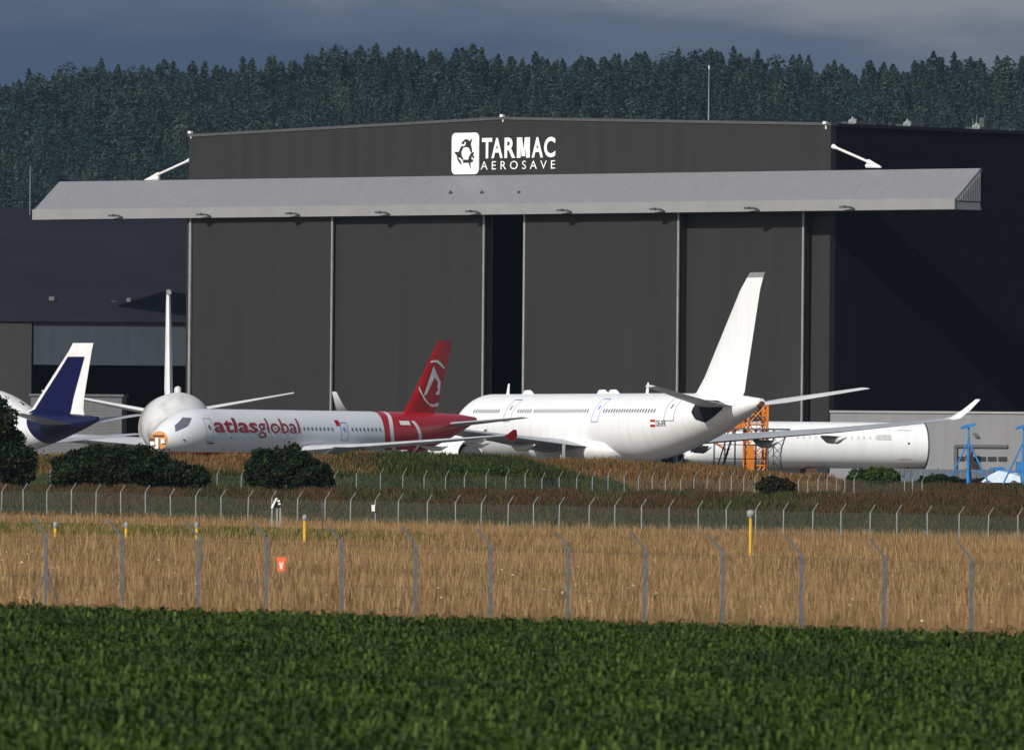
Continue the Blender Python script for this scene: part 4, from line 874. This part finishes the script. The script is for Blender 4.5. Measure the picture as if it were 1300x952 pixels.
# curved grey truss dock
tr = P(975, 590, 1036); td = thing('access_truss', 'grey curved lattice access dock right of the orange tower', 'dock', (tr.x, tr.y, GZ), 0)
mb = MB(); hT = P(985, 546, 1036).z-GZ
def Bx(z): return 1.1+.9*(2*z/hT-1)**2*.8
for yy in (0, 1.2):
    mb.tube([(0, yy, 0), (0, yy, hT)], .05, 5); mb.tube([(.5, yy, 0), (.5, yy, hT)], .04, 5)
    zz = np.linspace(0, hT, 8); mb.tube([(Bx(z), yy, z) for z in zz], .06, 5)
    for i in range(7): mb.tube([(.5, yy, zz[i]), (Bx(zz[i+1]), yy, zz[i+1])], .022, 5); mb.tube([(.5, yy, zz[i+1]), (Bx(zz[i]), yy, zz[i])], .022, 5); mb.tube([(0, yy, zz[i]), (.5, yy, zz[i+1])], .03, 5)
mb.build('frame', M['galv'], td); mb = MB(); mb.box((-1.2, -.2, hT), (Bx(hT)+.1, 1.4, hT+.15)); mb.build('deck', M['dark_grey'], td)

# blue tripod jacks
def jack(px, Y, label, h=None):
    b0 = P(px, 620, Y); g0 = thing('tripod_jack', label, 'jack', (b0.x, b0.y, GZ), 0, 'blue aircraft jacks'); sc_ = F/Y; hh = 80/sc_+.1
    mb = MB(); mb.tube([(0, 0, .15), (0, 0, hh*.62)], [.15, .13], 12); mb.tube([(0, 0, hh*.62), (0, 0, hh*.80)], .10, 10); mb.build('column', M['skyblue'], g0, True)
    mb = MB(); mb.tube([(0, 0, hh*.8), (0, 0, hh-.25)], .08, 8); mb.build('ram', M['skyblue'], g0)
    mb = MB(); mb.loft([[(-.62, -.2, hh-.45), (.55, -.2, hh-.12), (.62, -.2, hh+.12), (-.2, -.2, hh-.02), (-.68, -.2, hh-.25)], [(-.62, .2, hh-.45), (.55, .2, hh-.12), (.62, .2, hh+.12), (-.2, .2, hh-.02), (-.68, .2, hh-.25)]]); mb.build('head', M['skyblue'], g0)
    for a in (200, 340, 80):
        c_, s__ = math.cos(R(a)), math.sin(R(a)); mb = MB(); mb.tube([(0, 0, hh*.74), (c_*1.95, s__*1.95, .08)], .075, 8); mb.tube([(c_*.2, s__*.2, hh*.28), (c_*1.25, s__*1.25, hh*.25)], .04, 6); mb.box((c_*1.95-.18, s__*1.95-.18, 0), (c_*1.95+.18, s__*1.95+.18, .08)); mb.build('leg', M['skyblue'], g0)
jack(1229, 966, 'blue steel tripod jack right of the cut fuselage barrel, standing clear of the frame edge')
jack(1299, 970, 'blue steel tripod jack cut off by the right edge of the picture')
# white tarp-covered item and blue machine by the right edge
q = P(1272, 612, 985); wv = thing('covered_trailer', 'low pale blue-white tarpaulin covered trailer between the blue tripod jacks', 'trailer', (q.x, q.y, GZ), R(-8))
mb = MB(); mb.loft([[(-1.7, y, .5), (1.7, y, .5), (1.6, y, 1.0), (1.2, y, 1.25+.1*math.sin(y)), (-.2, y, 1.5), (-1.0, y, 1.1)] for y in np.linspace(-1, 1, 5)]); mb.build('tarpaulin', mat('pale_tarp', (.6, .68, .76), .6, 0, (.5, .6, .7), 1.5, bump=.4), wv)
for xx in (-1.1, 1.1):
    mb = MB(); mb.tube([(xx, -1.0, .35), (xx, -.75, .35)], .35, 12); mb.tube([(xx, .75, .35), (xx, 1.0, .35)], .35, 12); mb.build('wheel', M['rubber'], wv)
q = P(1284, 590, 1010); bm_ = thing('ground_tug', 'bright blue machine partly hidden behind the right tripod jack', 'machine', (q.x, q.y, GZ), 0)
mb = MB(); mb.box((-2.0, -.9, .5), (2.0, .9, 1.5)); mb.box((.4, -.8, 1.5), (1.8, .8, 2.3)); mb.loft([[(-2, -.85, 1.5), (-.4, -.85, 1.5), (-.7, -.85, 1.85), (-1.8, -.85, 1.75)], [(-2, .85, 1.5), (-.4, .85, 1.5), (-.7, .85, 1.85), (-1.8, .85, 1.75)]]); mb.build('body', M['skyblue'], bm_)
for xx in (-1.3, 1.3):
    mb = MB(); mb.tube([(xx, -1.0, .5), (xx, -.7, .5)], .5, 14); mb.tube([(xx, .7, .5), (xx, 1.0, .5)], .5, 14); mb.build('wheel', M['rubber'], bm_)
# dark palisade screen on the plateau edge at right
q = P(1085, 605, 1000); q2 = P(1262, 607, 1000); pal = thing('palisade_screen', 'low dark grey ribbed screen fence behind the right-hand bushes', 'fence', (q.x, q.y, GZ))
hp_ = P(1130, 595, 1000).z-GZ; Lp = q2.x-q.x; mb = MB(); k = int(Lp/.28)
for i in range(k): mb.box((i*.28, (i % 2)*.06, 0), (i*.28+.26, .05+(i % 2)*.06, hp_))
mb.build('panel', mat('slate_panel', (.10, .12, .15), .6), pal); mb = MB()
for i in range(6): mb.box((Lp*i/5-.06, .14, 0), (Lp*i/5+.06, .28, hp_+.1))
mb.build('rail_posts', M['dark_grey'], pal)
# ground clutter under the tail: dark crates
for i, (px, lab) in enumerate(((816, 'dark equipment crate half hidden by the crest grass under the white airliner, the left one'), (838, 'dark equipment crate half hidden by the crest grass under the white airliner, the right one'))):
    q = P(px, 588, 990); cb = MB(); cb.box((-.7, -.5, 0), (.7, .5, 1.5)); cb.box((-.75, -.55, 1.5), (.75, .55, 1.62)); cb.box((-.5, -.56, .3), (-.4, -.5, 1.4)); cb.box((.4, -.56, .3), (.5, -.5, 1.4)); o = cb.build('equipment_crate', M['dark_grey']); o.location = (q.x, q.y, GZ); tag(o, lab, 'crate', 'dark crates under the airliner')

# ------------------------------------------------------------------ bushes and tree
def foliage(name, label, cat, loc, blobs, n, leaf, m, group=None, stems=3):
    root = thing(name, label, cat, loc, 0, group); V = []
    tot = sum(b_[3]*b_[4]*b_[5] for b_ in blobs)
    for (x, y, z, rx, ry, rz_) in blobs:
        k = int(n*rx*ry*rz_/tot); d = rng.normal(size=(k, 3)); d /= np.linalg.norm(d, axis=1)[:, None]
        lump = 1+.16*np.sin(d[:, 0]*5+x)*np.cos(d[:, 2]*6+y)+.12*np.sin(d[:, 1]*9+z*3)
        r = (rng.random(k)**.28)*lump; r = np.where(rng.random(k) < .07, r*(1+.28*rng.random(k)), r); c = d*r[:, None]*np.array([rx, ry, rz_])+np.array([x, y, z])
        a = rng.normal(size=(k, 3)); a /= np.linalg.norm(a, axis=1)[:, None]; b_ = np.cross(a, rng.normal(size=(k, 3))); b_ /= np.linalg.norm(b_, axis=1)[:, None]
        s1 = leaf*(.6+.8*rng.random(k))[:, None]
        V.append(np.stack([c-a*s1, c+b_*s1*.55, c+a*s1, c-b_*s1*.55], 1))
    V = np.concatenate(V).reshape(-1, 3); V[:, 2] = np.maximum(V[:, 2], .02)
    np_mesh('foliage', V, np.arange(len(V)).reshape(-1, 4), m, root)
    mb = MB()
    for i in range(stems):
        b_ = blobs[i % len(blobs)]; x = b_[0]*.5; mb.tube([(x, b_[1]*.5, -.2), (x+(b_[0]-x)*.5, b_[1]*.7, b_[2]*.5), (b_[0], b_[1], b_[2]*.95)], [.12, .08, .03], 6)
    mb.build('stems', M['bark'], root); return root
def bloc(px, Y): x = (px-CX)*Y/F; return (x, Y, H(x, Y)-.1)
foliage('shrub', 'wide dark shrub thicket on the bank below the cut open airliner nose', 'bush', bloc(165, 896), [(-4, 0, 1.5, 1.9, 1.6, 1.5), (-1.9, .2, 2.0, 2.1, 1.9, 1.6), (.6, 0, 1.95, 2.3, 1.9, 1.45), (2.9, 0, 1.4, 1.9, 1.6, 1.15), (4.8, .1, 1.2, 1.3, 1.2, 1.0), (-5.0, .1, .9, 1.0, 1, .9), (-3.2, 0, 2.9, .8, .8, .5), (-.6, 0, 3.3, .5, .5, .4)], 30000, .16, M['leaf_dark'], stems=6)
foliage('shrub', 'rounded dark shrub on the bank under the fuselage lettering', 'bush', bloc(366, 896), [(-1.6, 0, 1.8, 1.7, 1.6, 1.8), (0, .1, 2.3, 1.6, 1.6, 1.45), (1.6, 0, 1.5, 1.6, 1.5, 1.3), (2.4, 0, 1.0, 1.1, 1, .9), (-1.8, 0, 3.1, .9, .9, .5), (2.0, 0, 2.3, .5, .5, .45)], 20000, .16, M['leaf_dark'], stems=5)
foliage('leafy_tree', 'tall dark bushy tree at the left edge of the picture', 'tree', bloc(0, 897), [(-.8, 0, 4.8, 2.0, 1.8, 2.2), (-1.0, 0, 2.4, 2.9, 2.2, 2.1), (1.0, 0, 2.0, 1.7, 1.6, 1.6), (.6, .1, 3.4, 1.2, 1.3, 1.5), (-.6, 0, 6.4, .9, .9, .7)], 34000, .17, M['leaf_dark'], stems=5)
foliage('shrub', 'small brownish bush on the bank below the grey access truss', 'bush', bloc(985, 897), [(-.5, 0, .9, .9, .9, .75), (.5, 0, .75, 1.0, .9, .65), (0, 0, 1.2, .6, .6, .4)], 7000, .12, M['leaf_bank'], stems=3)
foliage('shrub', 'bright green clipped bush in front of the cut fuselage barrel', 'bush', bloc(1109, 936), [(-1.2, 0, .85, .9, .8, .85), (-.3, 0, 1.0, 1.0, .8, .8), (.6, 0, 1.0, 1.0, .8, .8), (1.4, 0, .95, .7, .8, .75)], 11000, .13, M['leaf_green'], stems=4)
foliage('shrub', 'dark low hedge in front of the ribbed screen, left of the first blue jack', 'bush', bloc(1192, 952), [(-1.0, 0, .5, .9, .7, .6), (0, 0, .65, 1.0, .7, .55), (1.1, 0, .5, 1.0, .7, .5)], 6000, .12, M['leaf_dark'], stems=3)
foliage('shrub', 'low dark green hedge behind the blue tripod jacks', 'bush', bloc(1250, 985), [(-1.8, 0, .4, 1.2, .7, .5), (0, 0, .5, 1.2, .7, .5), (1.8, 0, .4, 1.3, .7, .5)], 6000, .12, M['leaf_bank'], stems=3)
foliage('shrub', 'green bramble clump on the bank crest below the white airliner engine', 'bush', bloc(625, 921), [(-2.0, 0, .55, 1.5, .9, .5), (0, 0, .6, 1.5, .9, .5), (2.0, 0, .45, 1.4, .9, .4)], 7000, .11, M['leaf_green'], stems=3)
foliage('shrub', 'small dark weed bush behind the second fence below the belly of the white airliner', 'bush', bloc(697, 916), [(0, 0, .5, .6, .5, .45), (.5, 0, .35, .5, .5, .3)], 2200, .1, M['leaf_dark'], stems=2)

# ------------------------------------------------------------------ fences
def net_mat(name, col, alpha, cell=.06):
    m = bpy.data.materials.new(name); m.use_nodes = True; t = m.node_tree; b = t.nodes['Principled BSDF']; b.inputs['Base Color'].default_value = (*col, 1); b.inputs['Roughness'].default_value = .6
    tc = N(t, 'ShaderNodeTexCoord'); sp = N(t, 'ShaderNodeSeparateXYZ'); t.links.new(tc.outputs['Object'], sp.inputs[0])
    u = mth(t, 'FRACT', mth(t, 'DIVIDE', mth(t, 'ADD', sp.outputs['X'], sp.outputs['Z']), cell), 0); v = mth(t, 'FRACT', mth(t, 'DIVIDE', mth(t, 'SUBTRACT', sp.outputs['X'], sp.outputs['Z']), cell), 0)
    a = mth(t, 'MAXIMUM', mth(t, 'LESS_THAN', u, alpha), mth(t, 'LESS_THAN', v, alpha)); t.links.new(a, b.inputs['Alpha']); return m
def fence(label, pts, hk, arm, pw, m_post, m_net, zt_off, cat='fence', strands=True, netz=(.05, .95)):
    """pts: world (x,y) of the posts; arm=(dx,dz)"""
    p0 = pts[0]; root = thing('wire_fence', label, cat, (p0[0], p0[1], H(*p0)))
    zb0 = H(*p0)
    post = None
    for (x, y) in pts:
        z = H(x, y)
        if post is None:
            mb = MB(); mb.box((-pw/2, -pw/2, -.3), (pw/2, pw/2, hk)); post = mb.build('post', m_post, root)
            mb = MB(); aw = pw*.4; mb.loft([[(-aw, -aw, hk-.02), (aw, -aw, hk-.02), (aw, aw, hk-.02), (-aw, aw, hk-.02)], [(arm[0]-aw, -aw, hk+arm[1]), (arm[0]+aw*.6, -aw, hk+arm[1]), (arm[0]+aw*.6, aw, hk+arm[1]), (arm[0]-aw, aw, hk+arm[1])]]); a_ = mb.build('arm', m_post, post)
            o = post
        else:
            o = post.copy(); C.objects.link(o); o.parent = root; a2 = a_.copy(); C.objects.link(a2); a2.parent = o
        o.location = (x-p0[0], y-p0[1], z-zb0); o.rotation_euler = (R(random.uniform(-1, 1)), R(random.uniform(-1.2, 1.2)), 0)
    mb = MB()
    for (a, b_) in zip(pts[:-1], pts[1:]):
        za, zb_ = H(*a)-zb0, H(*b_)-zb0
        mb.poly([(a[0]-p0[0], a[1]-p0[1]+pw*.6, za+netz[0]), (b_[0]-p0[0], b_[1]-p0[1]+pw*.6, zb_+netz[0]), (b_[0]-p0[0], b_[1]-p0[1]+pw*.6, zb_+hk*netz[1]), (a[0]-p0[0], a[1]-p0[1]+pw*.6, za+hk*netz[1])])
    mb.build('wire_netting', m_net, root)
    mb = MB()
    for fr in (netz[1], .5):
        for (a, b_) in zip(pts[:-1], pts[1:]): mb.tube([(a[0]-p0[0], a[1]-p0[1]+pw*.6, H(*a)-zb0+hk*fr), (b_[0]-p0[0], b_[1]-p0[1]+pw*.6, H(*b_)-zb0+hk*fr)], .004, 4)
    mb.build('tension_wire', M['steel'], root)
    return root
def line(pxs, Yf): return [((px-CX)*Yf(px)/F, Yf(px)) for px in pxs]
near = [-38, 58, 155, 250, 337, 434, 527, 623, 720, 817, 917, 1017, 1121, 1233, 1350]
nf = fence('nearest wire fence, tall grey posts with arms bent left, along the maize edge', line([p_+2 for p_ in near], nearY), 2.2, (-.35, .40), .09, M['galv'], net_mat('near_netting', (.16, .16, .16), .012), 0)
# diagonal braces of the second post
q = line([60], nearY)[0]; mb = MB(); bx_, by_ = q[0]-nf.location.x, q[1]-nf.location.y; bz_ = H(*q)-nf.location.z
for s__, ln_ in ((-1, .45), (1, .45)): mb.tube([(bx_, by_, bz_+1.35), (bx_+s__*ln_, by_, bz_-.1)], .028, 6)
mb.build('brace', M['galv'], nf)
midp = [-28, 2, 30, 60, 91, 122, 154, 185, 217, 249, 281, 315, 346, 378, 413, 445, 477, 506, 543, 579, 611, 645, 678, 710, 748, 781, 815, 850, 887, 923, 960, 995, 1032, 1068, 1105, 1139, 1178, 1218, 1255, 1293, 1330]
midY = lambda px: F/interp(px, [60, 1233], [17.6, 19.3])
fence('middle wire fence, pale posts with arms bent right, between meadow and bank', line(midp, midY), 2.0, (.34, .52), .075, M['galv2'], net_mat('mid_netting', (.10, .13, .125), .07), 0)
rear = [-28, 2, 33, 64, 95, 125, 155, 185, 215, 245, 276, 306, 336, 366, 396, 424, 453, 483, 511, 539, 565, 590, 617, 642, 667, 688, 710, 732, 752, 772, 793, 811, 828, 845, 864, 881, 898, 914, 928, 944, 958, 974, 988, 1002, 1014, 1026, 1038, 1050, 1062, 1073, 1084, 1148, 1159, 1171]
fence('rear wire fence of thin pale posts with arms bent right, halfway up the bank', line(rear, lambda px: 908), 2.0, (.26, .5), .058, M['galv2'], net_mat('rear_netting', (.10, .13, .12), .05), 0)
# white box and bush tufts on the middle fence
def onmid(px): Yv = midY(px)-.3; return (px-CX)*Yv/F, Yv
x, y = onmid(474); z = P(474, 645, y).z; o = MB(); o.box((-.10, -.06, -.22), (.13, .06, .2)); o.box((-.12, -.08, .2), (.15, .08, .24)); o = o.build('meter_box', M['sign_white']); o.location = (x, y, z); tag(o, 'small white box fixed on the middle fence, right of the round dark shrub', 'box')

# marker signs
sg2 = P(352, 656, 740); gz = H(sg2.x, 740); ms = thing('striped_marker', 'black and white striped marker panel leaning on white legs by the middle fence', 'marker', (sg2.x, 740, gz))
zt_ = P(352, 632, 740).z-gz; k_ = 740/F
mb = MB(); mb.loft([[(-.42, -.05, zt_-.62), (-.30, -.05, zt_-.66), (.05, -.05, zt_), (-.12, -.05, zt_)], [(-.42, .03, zt_-.62), (-.30, .03, zt_-.66), (.05, .03, zt_), (-.12, .03, zt_)]]); mb.build('stripe', M['sign_white'], ms)
mb = MB(); mb.loft([[(-.26, -.06, zt_-.55), (.05, -.06, zt_-.62), (.32, -.06, zt_-.25), (.28, -.06, zt_-.02), (0, -.06, zt_-.02)], [(-.26, .02, zt_-.55), (.05, .02, zt_-.62), (.32, .02, zt_-.25), (.28, .02, zt_-.02), (0, .02, zt_-.02)]]); mb.build('dark_panel', M['black'], ms)
mb = MB(); mb.box((.0, -.12, zt_-.25), (.16, -.07, zt_-.12)); mb.box((.05, -.12, zt_-.42), (.2, -.07, zt_-.32)); mb.build('white_patch', M['sign_white'], ms)
for xx, tp in ((-.34, .62), (-.02, .1), (.18, .45)):
    mb = MB(); mb.box((xx-.05, .05, -.1), (xx+.05, .13, zt_-tp)); mb.build('leg', M['galv2'], ms)
def marker(px, ytop, ybot, Y, label, r=.10, w_=.085, pole=None):
    x = (px-CX)*Y/F; gz = H(x, Y); g0 = thing('marker_post', label, 'post', (x, Y, gz), 0, 'yellow marker posts'); zt = P(px, ytop, Y).z-gz
    mb = MB(); mb.tube([(0, 0, -.1), (0, 0, zt-.25)], w_, 10); mb.build('post', pole or M['yellow'], g0)
    mb = MB(); mb.tube([(0, 0, zt-.34), (0, 0, zt-.22), (0, 0, zt-.08), (0, 0, zt)], [r*.8, r*1.25, r*1.2, r*.5], 12); mb.build('cap', M['galv2'], g0, True)
marker(387.5, 653, 692, 590, 'yellow post with pale round cap in the meadow below the rounded dark shrub')
marker(161, 662, 690, 590, 'short yellow post just right of the third near fence post')
marker(250.5, 662, 690, 590, 'short yellow post in line with the fourth near fence post')
marker(71, 662, 690, 590, 'short yellow post beside the braced near fence post')
marker(953.5, 647, 712, 530, 'tall yellow and white post with grey lamp head in the right meadow', r=.15, w_=.07)
x = (410-CX)*640/F; gz = H(x, 640); g0 = thing('brown_stake', 'thin rusty brown stake standing in the meadow right of the yellow post', 'stake', (x, 640, gz)); zt = P(410, 637, 640).z-gz
mb = MB(); mb.tube([(0, 0, -.1), (0, 0, zt)], .04, 6); mb.build('pole', M['brown'], g0); mb = MB(); mb.box((-.08, -.06, zt-.35), (.10, .06, zt-.05)); mb.box((.02, -.05, zt-.55), (.12, .05, zt-.42)); mb.build('head', M['dark_grey'], g0)
Ys = 318; x = (358-CX)*Ys/F; gz = H(x, Ys); g0 = thing('small_sign', 'small orange sign with a pale symbol hanging in the dry meadow behind the near fence', 'sign', (x, Ys, gz)); zc2 = P(358, 716, Ys).z-gz
mb = MB(); mb.box((-.10, -.01, zc2-.19), (.10, .01, zc2+.19)); mb.box((-.13, -.012, zc2+.08), (-.10, .012, zc2+.2)); mb.box((.10, -.012, zc2+.08), (.13, .012, zc2+.2)); mb.build('plate', M['orange_sign'], g0)
mb = MB(); mb.poly([(-.05, -.014, zc2+.06), (-.03, -.014, zc2+.06), (0, -.014, zc2-.03), (.03, -.014, zc2+.06), (.05, -.014, zc2+.06), (.02, -.014, zc2-.13), (-.02, -.014, zc2-.13)]); mb.build('symbol', M['sign_white'], g0)
mb = MB(); mb.box((-.015, .012, -.1), (.015, .03, zc2+.1)); mb.build('stake', M['brown'], g0)

# ------------------------------------------------------------------ haze
mb = MB(); mb.box((-700, -60, -6), (700, 4700, 190)); hz = mb.build('haze', bpy.data.materials.new('air')); hm = hz.data.materials[0]; hm.use_nodes = True; t = hm.node_tree; t.nodes.clear()
pv = N(t, 'ShaderNodeVolumePrincipled'); pv.inputs['Color'].default_value = (.52, .72, 1, 1); pv.inputs['Density'].default_value = 1.5e-5; pv.inputs['Anisotropy'].default_value = 0
t.links.new(pv.outputs[0], N(t, 'ShaderNodeOutputMaterial').inputs['Volume']); tag(hz, 'thin bluish air haze over the airfield', 'haze', kind='stuff')
